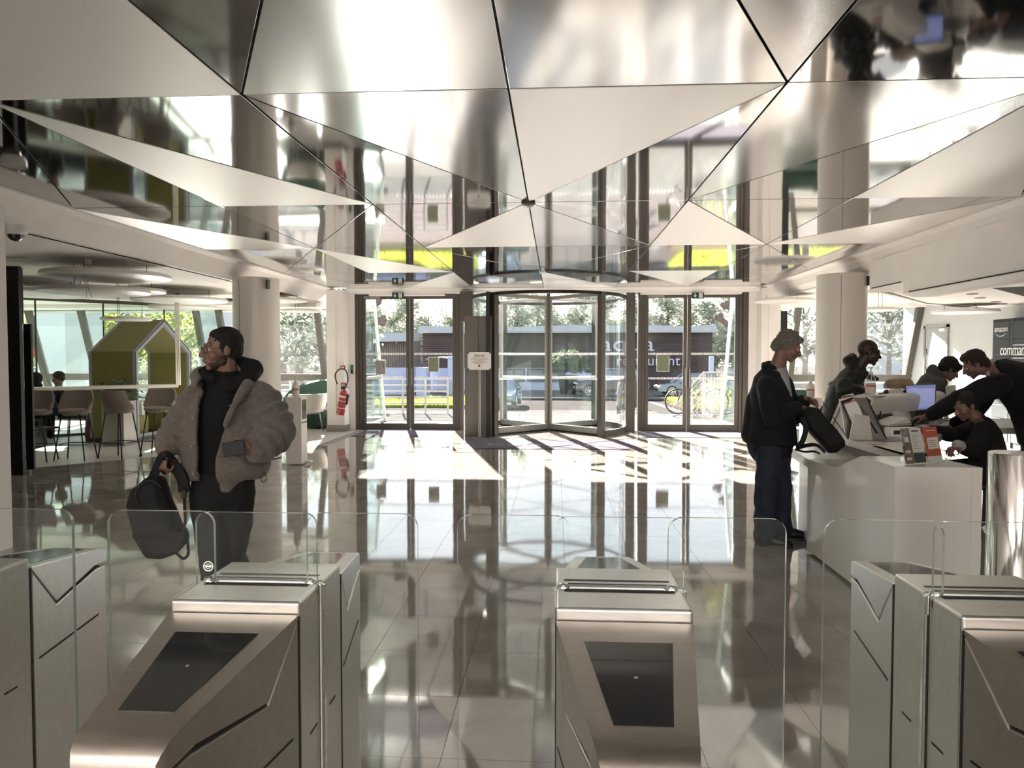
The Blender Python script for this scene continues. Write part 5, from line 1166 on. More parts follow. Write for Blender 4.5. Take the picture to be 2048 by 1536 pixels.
# --- two walkers in the street
def walker(px, Y, h, label, coat, hk, dv):
    b = at(px,800,Y=Y); p = thing('person', label, 'person', (b.x,Y,GZ)); dv = V(dv).normalized(); sx = V((dv.y,-dv.x,0)); B = V((b.x,Y,GZ)); s = h/1.75
    def w(x, y, z): return B + (sx*x + dv*y + V((0,0,z)))*s
    mb = MB(); fm = head(mb, w(0,.04,1.62), dv, w(0,0,1.46), s=s)
    limb(mb, [w(0,0,1.45),w(.19,0,1.38),w(.24,0,1.1),w(.2,.12,.88)],[.05,.05,.04,.03]); limb(mb, [w(0,0,1.45),w(-.19,0,1.38),w(-.24,0,1.1),w(-.2,.1,.88)],[.05,.05,.04,.03]); torso(mb, [(w(0,0,.92),.13,.1),(w(0,0,1.2),.13,.1),(w(0,0,1.45),.06,.06)], sx)
    limb(mb, [w(.09,0,.9),w(.09,.12,.5),w(.09,.1,.09)],[.07,.05,.04]); limb(mb, [w(-.09,0,.9),w(-.09,-.08,.5),w(-.09,-.25,.12)],[.07,.05,.04])
    hand(mb, w(.2,.12,.88), (0,0,-1), sx*-1, .4, 1, s); hand(mb, w(-.2,.1,.88), (0,0,-1), sx, .4, -1, s); remesh('body', mb, .011, SK['pink'], p, 1)
    hair(p, fm, SHORT + [((0,-.06,-.06),(.07,.05,.09))], hk, .006, 60, .012, s)
    mb = MB(); torso(mb, [(w(0,0,.42),.24,.2),(w(0,0,.9),.21,.16),(w(0,0,1.2),.2,.14),(w(0,0,1.36),.2,.12),(w(0,0,1.47),.08,.08)], sx)
    for q in (1,-1): limb(mb, [w(.19*q,0,1.38),w(.25*q,0,1.1),w(.21*q,.11,.92)],[.075,.065,.055])
    remesh('long_coat', mb, .02, CL[coat], p, 2); mb = MB(); limb(mb, [w(.09,.05,.6),w(.09,.12,.45),w(.09,.1,.06)],[.09,.07,.06]); limb(mb, [w(-.09,-.05,.6),w(-.09,-.1,.45),w(-.09,-.25,.1)],[.09,.07,.06]); remesh('trousers', mb, .02, CL['darktr'], p, 2)
    for q, y in ((.09,.08),(-.09,-.27)): k = w(q,y-.04,0); shoe(p, (k.x,k.y,GZ+.005), dv, .26*s)
walker(1243, 30.5, 1.66, 'walker in a long pale coat outside, behind the curved glass', 'coat', 'hairbrown', (-.9,-.4,0))
walker(1268, 31.5, 1.7, 'walker in a dark brown coat outside, between the door posts', 'dcoat', 'hairdark', (-.9,-.4,0))
# ---------------------------------------------------------------- reception desk
DK = thing('reception_desk', 'white faceted reception desk with a raised front block', 'desk', (2.0,4.39,0))
SOLID = mat('white_solid_surface', (.74,.71,.665), .3, coat=.3, var=.015, scale=3)
obj('front_block', MB().ext([(2.0,4.39,.02),(2.0,4.39,.905),(2.0,4.87,.905),(2.0,5.3,.765),(2.0,5.87,.74),(2.0,5.87,.02)], (.44,0,0)).ext([(2.44,4.39,.02),(2.50,4.39,.02),(2.44,4.85,.02)], (0,0,.885)), SOLID, DK, w=True, bevel=.003)
obj('low_counter', MB().ext([(x,y,.675) for x,y in ((2.0,5.872),(2.06,6.45),(2.45,7.2),(2.75,7.0),(2.44,6.1),(2.44,5.872))], (0,0,.066)), SOLID, DK, w=True, bevel=.003)
obj('counter_top', MB().ext([(x,y,.81) for x,y in ((2.442,4.86),(2.50,4.86),(2.42,5.2),(3.0,5.95),(3.55,6.85),(3.75,7.25),(5.6,7.35),(5.6,8.4),(3.9,8.4),(2.5,7.2),(2.442,6.2))], (0,0,.06)), SOLID, DK, w=True, bevel=.003)
obj('counter_front', MB().ext([(2.06,5.87,.02),(2.12,6.43,.02),(2.5,7.27,.02),(3.78,8.7,.02),(3.9,8.6,.02),(2.62,7.2,.02),(2.25,6.4,.02),(2.2,5.87,.02)], (0,0,.65)), SOLID, DK, w=True)
# raised curved shell on the counter
S0, S1, S2, S3 = at(1660,878,Y=7.12), at(1685,800,Y=7.14), at(1742,799,Y=7.02), at(1728,830,Y=6.98)
S0.z = .87; dv = V((1.2,1.05,0))
prof = smooth_path([S0, S0.lerp(S1,.5), S0.lerp(S1,.93), S1+V((.03,0,.012)), S1.lerp(S2,.5)+V((0,0,.012)), S2+V((-.05,0,.012)), S2+V((.0,0,-.02)), S3], 5)
sh = thing('counter_screen', 'curved cream shell raised on the desk for visitors', 'counter screen', S0)
obj('shell', MB().sheet([[p + dv*(k/3) for k in range(4)] for p in prof], .022), MT['cream'], sh, w=True, smooth=50)
obj('shell_end', MB().ext([S0+V((.02,0,0)), S0.lerp(S1,.95)+V((.02,0,0)), S2+V((-.02,0,-.03)), S3, V((S3.x-.05, S3.y, .87))], dv*.04), MT['cream'], sh, w=True)
def bottle(name, label, loc, h=.2, clear=True, r=.034, turn=1):
    b = thing(name, label, 'bottle', loc, group=None); g = glassb if clear else MT['whiteshell']
    obj('bottle_body', MB().lathe([(r*.9,0),(r,.008),(r,h*.52),(r*.85,h*.62),(r*.4,h*.72),(r*.36,h*.76)], n=20), g, b, smooth=40)
    obj('label', MB().lathe([(r+.0006,h*.1),(r+.0006,h*.46)], n=20, cap=False), lab_m, b)
    obj('label_print', MB().lathe([(r+.001,h*.32),(r+.001,h*.40)], n=20, cap=False), lab_r, b)
    obj('pump', MB().lathe([(r*.42,h*.74),(r*.42,h*.82),(r*.16,h*.83),(r*.16,h*.96)], n=14).bar((-.03*turn,0,h*.965),(.02*turn,0,h*.97),.014,.010), MT['whiteshell'], b, smooth=30)
    if clear: obj('dip_tube', MB().tube([(0,0,h*.1),(.006,0,h*.75)],.003,6), MT['whiteshell'], b)
    return b
glassb = glass('clear_bottle', (.86,.88,.87), 2.2); lab_m = mat('bottle_label', (.66,.60,.56), .6); lab_r = mat('label_print', (.5,.16,.13), .6)
p = S1.lerp(S2,.95)+V((.14,.12,.024)); q = at(1741,792,Y=p.y)
bottle('sanitizer_bottle', 'pump bottle of hand gel on the curved shell', (q.x,p.y,p.z), .285, True, .045)
q = at(1672,880,z=.742); bottle('sanitizer_bottle', 'clear gel bottle on the desk behind the backpack', (q.x,q.y-.1,.742), .24, True, .045, 1)
q = at(1914,836,z=.884); bottle('sanitizer_bottle', 'small gel bottle on the grey folder beside the clerk', (q.x+.02,q.y-.1,.884), .2, True, .035)
# papers on the shell
for k, (dx, dy, rz) in enumerate(((.0,.0,.2),(.05,.02,.35))):
    c = S1.lerp(S2,.5)+V((.17+dx,.12+dy,.037+k*.004)); m = MB(); m.box(-.15,.15,-.105,.105,-.0015,.0015)
    o = obj('paper_sheet', m, MT['paper'], label=('white sheet lying on the curved shell, under another','white sheet topmost on the curved shell')[k], cat='paper'); o.location = c; o.rotation_euler = (0,0,.75+rz)
# brushed wedge holder with leaflets
h0 = at(1702,880,z=.872); lh = thing('leaflet_holder', 'brushed metal wedge leaflet holder on the desk', 'leaflet holder', (h0.x+.14,h0.y+.05,.872))
obj('front_plate', MB().ext([(-.16,-.06,.0),(-.125,-.06,.215),(.0,-.06,.20),(.03,-.06,.0)], (0,.006,0)), MT['steel_light'], lh, bevel=.002)
obj('side_plate', MB().ext([(.03,-.06,0),(.0,-.055,.20),(-.10,.03,.345),(.01,.03,.345),(.165,.0,0)], (.004,.006,0)), MT['steel'], lh, bevel=.001)
obj('back_plate', MB().ext([(-.15,.02,.0),(-.20,.06,.33),(.0,.06,.345),(.16,.02,.0)], (0,.006,0)), MT['steel_light'], lh)
obj('wire_rim', MB().tube([(-.155,.0,.02),(-.34,.05,.31),(-.27,.05,.345),(-.1,.05,.36)], .004, 6).tube([(.165,.0,.005),(.01,.03,.35)], .006, 6), MT['rubber'], lh)
obj('plate_slot', MB().bar((.005,-.052,.155),(.075,-.03,.055),.006,.014), MT['gap'], lh)
rnd = random.Random(3)
for k in range(7):
    m = MB(); m.box(-.05,.05,-.001,.001,0,.17); l = obj('leaflet', m, (MT['paper'], lab_r, MT['paper'], CL['jeans'])[k % 4], label=('white leaflet','reddish leaflet','folded white leaflet','dark blue leaflet')[k % 4] + f' standing in the metal wedge holder, {nth[k]} from its front', cat='leaflet', group='leaflets in the metal holder')
    l.location = V(lh.location) + V((-.08,-.045+k*.014,.15+.010*k)); l.rotation_euler = (-.35,-.28+rnd.uniform(-.05,.05),rnd.uniform(-.2,.2))
# acrylic brochure stand on the raised block
ab = thing('brochure_stand', 'clear acrylic brochure stand on the raised desk block', 'brochure stand', (2.235,4.56,.906), R(22))
obj('stand_back', MB().ext([(-.165,.0,0),(.165,.0,0),(.165,.055,.215),(-.165,.055,.215)], (0,.004,0)), MT['gateglass'], ab)
for x0, x1, h in ((-.165,-.075,.09),(-.072,.03,.075),(.035,.165,.075)): obj('pocket', MB().ext([(x0,-.03,0),(x1,-.03,0),(x1,-.012,h),(x0,-.012,h)], (0,.002,0)).ext([(x0,-.03,0),(x1,-.03,0),(x1,.0,0),(x0,.0,0)], (0,0,.002)), MT['gateglass'], ab)
obj('stand_leg', MB().bar((.16,.055,.19),(.172,.16,0),.004,.012), MT['glassedge'], ab)
bro = [(-.155,-.088,.105,-.018,'brown photo leaflet in the low left pocket of the acrylic stand'),(-.125,-.062,.205,.004,'grey picture brochure at the back of the acrylic stand'),(-.066,.024,.205,-.002,'white brochure with a dark foot in the acrylic stand'),(.042,.158,.21,.0,'red brochure with a white box in the acrylic stand')]
bm_ = (mat('brown_print', (.16,.11,.095), .5, var=.5, scale=30), mat('grey_print', (.22,.19,.18), .5, var=.5, scale=25), mat('pale_print', (.56,.55,.50), .5), mat('red_print', (.42,.085,.05), .5, var=.1, scale=10)); darkp = mat('dark_print', (.03,.035,.035), .5)
for (x0,x1,h,y,lab), mm in zip(bro, bm_):
    b = thing('brochure', lab, 'brochure', ab.location, R(22), group='brochures in the acrylic stand')
    sl = .055/.215; f = lambda x, z, e=0: (x, y-.012+z*sl+e, z+.004)
    obj('cover', MB().ext([f(x0,0),f(x1,0),f(x1,h),f(x0,h)], (0,.003,0)), mm, b)
    pr = MB()
    if mm is bm_[2]:
        pr.ext([f(x0,0,-.0006),f(x1,0,-.0006),f(x1,.06,-.0006),f(x0,.06,-.0006)], (0,.0003,0))
        pr.ext([f(x0+.015,.185,-.0006),f(x1-.02,.185,-.0006),f(x1-.02,.193,-.0006),f(x0+.015,.193,-.0006)], (0,.0003,0))
        for k in range(7): z = .085+k*.0125; pr.ext([f(x0+.012,z,-.0006),f(x0+.045+.02*(k%3==0),z,-.0006),f(x0+.045+.02*(k%3==0),z+.002,-.0006),f(x0+.012,z+.002,-.0006)], (0,.0003,0))
        obj('print', pr, darkp, b)
    elif mm is bm_[3]:
        pr.ext([f(x0+.02,.075,-.0006),f(x1-.008,.08,-.0006),f(x1-.008,.15,-.0006),f(x0+.02,.145,-.0006)], (0,.0003,0)); pr.ext([f(x0+.025,.185,-.0006),f(x1-.01,.185,-.0006),f(x1-.01,.189,-.0006),f(x0+.025,.189,-.0006)], (0,.0003,0)); pr.ext([f(x0,.0,-.0006),f(x1,.0,-.0006),f(x1,.035,-.0006),f(x0,.035,-.0006)], (0,.0003,0)); obj('print', pr, bm_[2], b)
        pr = MB()
        for k in range(4): z = .092+k*.011; pr.ext([f(x0+.028,z,-.0012),f(x1-.03,z,-.0012),f(x1-.03,z+.002,-.0012),f(x0+.028,z+.002,-.0012)], (0,.0003,0))
        obj('print', pr, darkp, b)
    else:
        for k in range(2): z = h*(.2+.4*k); pr.ext([f(x0+.015,z,-.0006),f(x1-.015,z,-.0006),f(x1-.015,z+h*.15,-.0006),f(x0+.015,z+h*.15,-.0006)], (0,.0003,0))
        obj('print', pr, bm_[2], b)
# screens, trays, papers
def quadthing(name, label, cat, pts, th, mk, **k):
    """a flat board given by four world corners"""
    p = [V(q) for q in pts]; n = (p[1]-p[0]).cross(p[3]-p[0]).normalized(); c = sum(p, V((0,0,0)))/4
    t = thing(name, label, cat, c); obj(k.get('part','panel'), MB().ext(p, n*th), mk, t, w=True); return t, p, n
t, p, n = quadthing('computer_monitor', 'desk monitor showing a bluish window, reached over by the man in black', 'monitor', (at(1809,770,Y=7.72),at(1873,767,Y=7.62),at(1870,820,Y=7.6),at(1820,823,Y=7.7)), .03, MT['black'], part='housing')
scr_m = mat('screen_blue', (.02,.02,.03), .3, emit=(.20,.215,.38), estr=.2); scr_h = mat('screen_bar', (.02,.02,.03), .3, emit=(.10,.13,.30), estr=.2); scr_w = mat('screen_window', (.02,.02,.03), .3, emit=(.24,.25,.40), estr=.21)
def on(p, n, u0, u1, v0, v1, e): return [p[0].lerp(p[1],u).lerp(p[3].lerp(p[2],u),v) - n*e for u, v in ((u0,v0),(u1,v0),(u1,v1),(u0,v1))]
s = -1 if n.y > 0 else 1; n = n if n.y > 0 else -n; o_ = .001 if s < 0 else .031
for nm, r_, e, mk in (('screen',(.03,.97,.04,.95),o_,scr_m),('title_bar',(.03,.97,.05,.16),o_+.001,scr_h),('window_pane',(.10,.80,.24,.80),o_+.001,scr_w),('task_bar',(.03,.97,.89,.95),o_+.001,scr_h)):
    obj(nm, MB().ext(on(p,n,*r_,e), -n*.0008), mk, t, w=True)
m = MB()
for k in range(6): m.ext(on(p,n,.14,.3+.08*(k%4),.30+k*.075,.315+k*.075,o_+.002), -n*.0004)
obj('screen_text', m, scr_h, t, w=True)
obj('monitor_foot', MB().lathe([(.1,.871),(.1,.881)], (p[2].x*.5+p[3].x*.5,7.74,0), 20).tube([(p[2].x*.5+p[3].x*.5,7.74,.875),(p[2].x*.5+p[3].x*.5,7.74,1.02)],.02,10), MT['rubber'], t, w=True)
t, p, n = quadthing('desk_panel', 'pale leaning panel beside the desk monitor', 'panel', (at(1780,779,Y=7.55),at(1804,776,Y=7.75),at(1823,838,Y=7.55),at(1790,843,Y=7.2)), .02, MT['whiteshell'])
obj('cut_out', MB().ext([p[0].lerp(p[2],.55)+V((0,-.022,0)), p[1].lerp(p[2],.45)+V((0,-.022,0)), p[1].lerp(p[2],.8)+V((0,-.022,0))], (0,.002,0)), MT['gap'], t, w=True)
t, p, n = quadthing('desk_panel', 'grey panel edge standing behind the outstretched arm', 'panel', (at(1876,812,Y=7.3),at(1886,808,Y=7.5),at(1886,846,Y=7.5),at(1878,850,Y=7.3)), .012, MT['framelight'])
t, p, n = quadthing('computer_monitor', 'back of a pale monitor beyond the outstretched arm', 'monitor', (at(1882,775,Y=8.3),at(1912,770,Y=8.35),at(1912,806,Y=8.35),at(1882,806,Y=8.3)), .03, MT['whiteshell'], part='housing')
obj('monitor_foot', MB().tube([(p[3].x+.08,8.34,.871),(p[3].x+.08,8.34,1.05)],.02,10), MT['whiteshell'], t, w=True)
def flat(name, label, cat, px, py, sx, sy, rz, mk, z=.871, th=.004, **k):
    c = at(px,py,z=z); m = MB(); m.box(-sx/2,sx/2,-sy/2,sy/2,0,th); o = obj(name, m, mk, label=label, cat=cat, **k); o.location = c; o.rotation_euler = (0,0,rz); return o
flat('flyer', 'flyer with red and orange print lying on the desk', 'flyer', 1737,889,.30,.16,.3, MT['paper']); o = bpy.data.objects['flyer']
m = MB(); m.box(-.02,.13,-.07,.0,.004,.0046); obj('print', m, mat('orange_print', (.55,.2,.06), .5, var=.5, scale=20), o)
flat('magazine', 'magazine with a dark cover lying behind the flyer', 'magazine', 1778,880,.28,.2,.4, bm_[1])
flat('paper_sheet', 'white sheets lying beside the metal leaflet holder', 'paper', 1795,871,.30,.2,.5, MT['paper'], .873)
flat('grey_folder', 'closed grey folder lying under the small gel bottle', 'folder', 1893,840,.34,.24,.2, MT['framelight'], .871, .012)  # closed folder, a flat slab on the counter
flat('keyboard', 'dark keyboard under the leaning man\'s hand', 'keyboard', 1838,842,.3,.14,.5, MT['rubber'], .871, .02)
flat('computer_mouse', 'black mouse under the seated clerk\'s hand', 'mouse', 1815,853,.06,.1,.6, MT['rubber'], .871, .03)
flat('notepad', 'dark notepad beside the keyboard', 'notepad', 1800,852,.22,.15,.4, MT['black'], .871, .012)
bx = thing('label_box', 'white box with a black label on the desk', 'box', at(1812,872,z=.871), R(10)); obj('box_body', MB().box(-.17,.09,-.05,.05,0,.075), MT['whiteshell'], bx, bevel=.004); obj('black_label', MB().box(-.15,-.09,-.0508,-.0502,.02,.055), MT['ink'], bx)
tr = thing('letter_tray', 'open white letter tray on the desk', 'tray', at(1782,862,z=.871), R(25)); obj('tray_base', MB().box(-.14,.14,-.1,.1,.06,.068), MT['whiteshell'], tr); obj('tray_lid', MB().ext([(-.14,-.1,.07),(.1,-.1,.13),(.14,-.1,.075)], (0,.2,0)), MT['whiteshell'], tr, bevel=.004); obj('tray_feet', MB().box(-.13,-.1,-.09,.09,0,.06).box(.1,.13,-.09,.09,0,.06), bm_[0], tr)
pc = thing('pen_cup', 'dark cup of pens behind the metal leaflet holder', 'pen cup', at(1752,858,z=.871)); obj('cup', MB().lathe([(.035,0),(.04,.1),(.036,.1),(.032,.01)], n=16), MT['rubber'], pc, smooth=40)
for k in range(5): a = k*1.3; obj('pen', MB().tube([(.015*cos(a),.015*sin(a),.02),(.045*cos(a),.045*sin(a),.17)], .004, 6), MT['ink'], pc)
bg_ = at(1797,768,Y=8.0); pb_ = thing('paper_bag', 'crumpled brown paper bag in the bald man\'s hands', 'paper bag', bg_); m = MB()
rows = [[V((cos(2*pi*k/14)*rx*(1+.12*sin(k*2.3+i)), sin(2*pi*k/14)*ry*(1+.1*cos(k*1.7+i)), z)) for k in range(15)] for i, (rx, ry, z) in enumerate(((.05,.04,-.05),(.14,.09,-.045),(.15,.1,.0),(.12,.08,.045),(.05,.05,.06)))]
m.sheet(rows); obj('bag_body', m, mat('kraft_paper', (.33,.24,.15), .8, var=.15, scale=12), pb_, smooth=30)
oc = thing('office_chair', 'black office chair under the seated clerk', 'chair', (cx,Y6,0)); obj('seat', MB().box(-.24,.24,-.24,.24,.40,.45), MT['rubber'], oc, bevel=.02); obj('pedestal', MB().tube([(0,0,.06),(0,0,.4)],.03,10), MT['frame'], oc)
for k in range(5): a = 2*pi*k/5; obj('leg', MB().bar((0,0,.08),(.28*cos(a),.28*sin(a),.04),.035), MT['frame'], oc)
# steel gate post at the right edge
gp = thing('steel_post', 'thick brushed steel post with clamps at the right picture edge', 'post', (2.072,3.4,0))
obj('post_body', MB().lathe([(.102,0),(.102,1.115),(.098,1.12),(.001,1.12)], n=48), MT['chrome'], gp, smooth=40)
obj('side_tube', MB().tube([(.135,-.02,0),(.135,-.02,1.10)],.022,16), MT['chrome'], gp, smooth=40); obj('side_tube', MB().tube([(.185,.0,0),(.185,.0,1.10)],.016,16), MT['chrome'], gp, smooth=40)
for z in (1.0,.745): obj('clamp', MB().box(.09,.165,-.07,.03,z,z+.055), MT['framelight'], gp, bevel=.006)

# ---------------------------------------------------------------- lounge on the left
U = V((.03,1,0)); Vv = V((-1,.03,0)); B0 = V((-7.62,12.68,0))
bt = thing('meeting_booth', 'olive felt house-shaped meeting booth with a blue-grey gable frame', 'booth', B0)
BW, BD, BE, BA = 1.9, .84, 1.66, 2.28
def bp(u, v, z): return B0 + U*u + Vv*v + V((0,0,z))
gab = [(0,.08),(0,BE),(BW/2,BA),(BW,BE),(BW,.08)]
T = .09
def gi(d): return [(d,.08+d*.8),(d,BE-d*.25),(BW/2,BA-d*1.35),(BW-d,BE-d*.25),(BW-d,.08+d*.8)]
def ringx(a, b, v0, v1, name, mk, bevel=0):
    m = MB()
    for i in range(5):
        j = (i+1) % 5; m.ext([bp(a[i][0],v0,a[i][1]),bp(a[j][0],v0,a[j][1]),bp(b[j][0],v0,b[j][1]),bp(b[i][0],v0,b[i][1])], Vv*(v1-v0))
    return obj(name, m, mk, bt, w=True, bevel=bevel)
ringx(gab, gi(.085), -.03, .03, 'gable_frame', MT['boothframe'], .004)
ringx(gab, gi(.085), BD-.03, BD+.03, 'gable_frame', MT['boothframe'], .004)
ringx([(u,z) for u,z in gab], gi(.02), -.036, -.03, 'frame_edge', MT['black'])
for nm, i, j in (('side_wall',0,1),('roof_panel',1,2),('roof_panel',2,3),('side_wall',3,4)):
    a, b, c, d = gab[i], gab[j], gi(T)[j], gi(T)[i]
    obj(nm, MB().ext([bp(a[0],.035,a[1]),bp(b[0],.035,b[1]),bp(c[0],.035,c[1]),bp(d[0],.035,d[1])], Vv*(BD-.07)), MT['green'], bt, w=True, bevel=.004)
obj('plinth', MB().ext([bp(-.01,-.03,0),bp(BW+.01,-.03,0),bp(BW+.01,BD+.03,0),bp(-.01,BD+.03,0)], (0,0,.085)), MT['black'], bt, w=True)
for u0, u1 in ((.12,.55),(BW-.55,BW-.12)): obj('bench', MB().ext([bp(u0,.08,.085),bp(u1,.08,.085),bp(u1,BD-.08,.085),bp(u0,BD-.08,.085)], (0,0,.38)), MT['green'], bt, w=True, bevel=.015)
obj('booth_table', MB().ext([bp(.75,.2,.70),bp(1.35,.2,.70),bp(1.35,BD-.05,.70),bp(.75,BD-.05,.70)], (0,0,.03)).ext([bp(1.0,.5,.085),bp(1.1,.5,.085),bp(1.1,.6,.085),bp(1.0,.6,.085)], (0,0,.62)), MT['whiteshell'], bt, w=True)
# high table
a, b = V((-8.35,10.75,0)), V((-6.72,12.42,0)); d = (b-a).normalized(); s = V((d.y,-d.x,0))*.19
ht = thing('high_table', 'long pale high table in front of the olive booth', 'table', (a+b)/2)
obj('table_top', MB().ext([a-s+V((0,0,1.03)),a+s+V((0,0,1.03)),b+s+V((0,0,1.03)),b-s+V((0,0,1.03))], (0,0,.05)), MT['cream'], ht, w=True, bevel=.004)
for q in (a.lerp(b,.06), a.lerp(b,.94)): obj('leg', MB().bar(q, q+V((0,0,1.03)), .05), MT['frame'], ht, w=True)
for k in range(3):
    q = at((352,355.5,359)[k],700,Y=12.55); obj('tube_pole', MB().tube([(q.x,12.55,1.06),(q.x,12.55,2.735)], .012, 10), MT['cream'], smooth=True, label=('left','middle','right')[k]+' one of three thin pale poles rising from the high table end', cat='pole', group='thin poles at the high table')
def stool(loc, rz, label, mk=MT['fabric']):
    r = thing('bar_stool', label, 'stool', loc, rz, 'bar stools along the high table')
    n = 12; m = MB(); rows = []
    for j, (z, rx, ry, back) in enumerate(((.74,.20,.19,0),(.80,.235,.20,.0),(.88,.245,.21,.02),(.97,.235,.215,.05),(1.05,.20,.20,.07))):
        row = []
        for k in range(n+1):
            t = R(-15 + 210*k/n) if j < 2 else R(8 + 164*k/n)
            row.append((rx*cos(t), ry*sin(t)+back, z))
        rows.append(row)
    m.sheet(rows, .03); obj('back_shell', m, mk, r, smooth=50)
    obj('seat', MB().lathe([(.001,.69),(.17,.69),(.215,.72),(.22,.755),(.19,.775),(.001,.78)], n=24), mk, r, smooth=50)
    for x, y in ((-1,-1),(1,-1),(1,1),(-1,1)): obj('leg', MB().tube([(x*.13,y*.13,.70),(x*.22,y*.20,0)],.010,8), MT['rubber'], r, smooth=True)
    obj('foot_rest', MB().tube([(x*.19,y*.18,.24) for x,y in ((-1,-1),(1,-1),(1,1),(-1,1),(-1,-1))],.008,6), MT['rubber'], r)
    return r
for px, py, rz, lab in ((73,922,.25,'bar stool beside the black panel, cut by it'),(152,919,.15,'bar stool with its seat towards us, beside the grey planter'),(240,915,2.95,'bar stool seen from behind, in front of the olive booth wall'),(320,910,.1,'bar stool partly hidden by the fleece-jacket man')):
    q = at(px,py,z=0); stool((q.x,q.y,0), rz, lab)
pl = at(212,895,z=0); gpn = thing('grey_planter', 'tall grey square planter with a leafy plant beside the booth', 'planter', (pl.x,pl.y+.4,0)); obj('planter_box', MB().box(-.2,.2,-.2,.2,0,.78), MT['framelight'], gpn, bevel=.01)
crown('plant', 260, lambda rnd: V((rnd.gauss(0,.16),rnd.gauss(0,.12),.8+abs(rnd.gauss(0,.16)))), OUT['plant'], .05, gpn, 77)
def armchair(name, label, loc, rz, mk, w=.62):
    r = thing(name, label, 'armchair', loc, rz); rows = []; n = 16
    for z, rr, fl in ((.40,.27,.0),(.52,.31,.01),(.68,.335,.03),(.78,.345,.05)): rows.append([(cos(R(-35+250*k/n))*(rr+fl*.5)*w/.62, sin(R(-35+250*k/n))*(rr+fl)*.95, z - (.06 if z > .7 and (k < 3 or k > n-3) else 0)) for k in range(n+1)])
    m = MB(); m.sheet(rows, .035); obj('back_shell', m, mk, r, smooth=50); obj('seat', MB().lathe([(.001,.36),(.24,.36),(.29,.40),(.28,.45),(.001,.46)], n=24), mk, r, smooth=50)
    for x, y in ((-1,-1),(1,-1),(1,1),(-1,1)): obj('leg', MB().tube([(x*.19,y*.17,.40),(x*.26,y*.24,0)],.015,8), MT['framelight'], r, smooth=True)
    return r
q = at(640,858,z=0); armchair('armchair', 'pale grey shell armchair beside the green sofa', (q.x-.15,q.y-.3,0), R(-150), mat('pale_fabric', (.46,.43,.39), .9, bump=.15, bscale=300), .72)
q = at(645,845,z=0); sf = thing('round_sofa', 'dark green high-backed round sofa by the window', 'sofa', (-5.25,16.1,0))
rows = [[(cos(R(180*k/18))*rr*1.25, sin(R(180*k/18))*rr*.7, z*(.62+.38*sin(pi*k/18)) if z > .5 else z) for k in range(19)] for z, rr in ((.05,.72),(.5,.74),(.95,.75),(1.05,.72))]
m = MB(); m.sheet(rows, .14); obj('sofa_back', m, MT['darkgreen'], sf, smooth=50); obj('sofa_seat', MB().lathe([(.75,.05),(.78,.3),(.75,.42),(.001,.44)], (0,.0,0), 28), MT['darkgreen'], sf, smooth=50)
q = at(1608,800,Y=16.2); ds_ = thing('round_sofa', 'dark sofa back by the window behind the grey-haired man', 'sofa', (q.x,16.2,0)); obj('sofa_back', MB().box(-.7,.5,-.1,.1,.1,.86), MT['darkgreen'], ds_, bevel=.05); obj('sofa_seat', MB().box(-.7,.5,-.7,-.1,.1,.44), MT['darkgreen'], ds_, bevel=.05)
# luggage and dark chairs below the seated people
for px, py, h, r_, lab in ((150,893,.55,.22,'black rucksack standing on the floor left of the planter'),(108,897,.5,.15,'dark red bag standing behind the bar stool legs')):
    q = at(px,py,z=0); t = thing('rucksack', lab, 'bag', (q.x,q.y+1.1,0)); m = MB(); m.loft([((0,0,0),r_*1.1,r_*.7),((0,0,h*.3),r_*1.2,r_*.8),((0,0,h*.75),r_*1.05,r_*.7),((0,0,h),r_*.5,r_*.35)], 18); obj('bag_body', m, CL['nylon'] if h > .52 else mat('maroon_cloth', (.06,.012,.014), .8), t, smooth=50, bevel=0); obj('bag_handle', MB().tube(smooth_path([(-.06,0,h-.01),(0,0,h+.07),(.06,0,h-.01)],4),.01,6), MT['rubber'], t)
for (x, y, rz, lab) in ((-9.85,12.75,2.8,'dark lounge chair under the hooded person'),(-9.45,13.75,.3,'dark lounge chair under the curly-haired person')):
    r = thing('lounge_chair', lab, 'chair', (x,y,0), rz); obj('seat', MB().box(-.26,.26,-.26,.26,.36,.42), MT['rubber'], r, bevel=.02); obj('backrest', MB().box(-.26,.26,.22,.28,.42,.85), MT['rubber'], r, bevel=.02)
    for x_, y_ in ((-1,-1),(1,-1),(1,1),(-1,1)): obj('leg', MB().tube([(x_*.22,y_*.22,.36),(x_*.25,y_*.25,0)],.012,6), MT['rubber'], r)
ct = thing('coffee_table', 'low dark platform table below the seated people', 'table', (-9.75,11.9,0)); obj('table_top', MB().box(-.75,1.0,-.35,.35,.30,.34), MT['black'], ct, bevel=.01); obj('table_base', MB().box(-.6,.85,-.25,.25,0,.3), MT['rubber'], ct)
# black full-height panel at the left edge and the screen edge beside it
q0, q1 = at(6,700,Y=9.1).x, at(40,700,Y=9.1).x
obj('wall_black_panel', MB().box(q0,q1,9.1,9.16,0,2.74), MT['black'], kind='structure')
q2 = at(49,800,Y=9.3).x; tv = thing('wall_screen', 'thin black screen edge beside the full-height black panel', 'screen', (q1,9.3,0)); obj('screen_panel', MB().box(q1,q2,9.3,9.34,.04,2.0), MT['black'], tv, w=True, bevel=.006); obj('screen_rod', MB().tube([(q2-.012,9.32,2.0),(q2-.012,9.32,2.74)],.012,8), MT['frame'], tv, w=True)
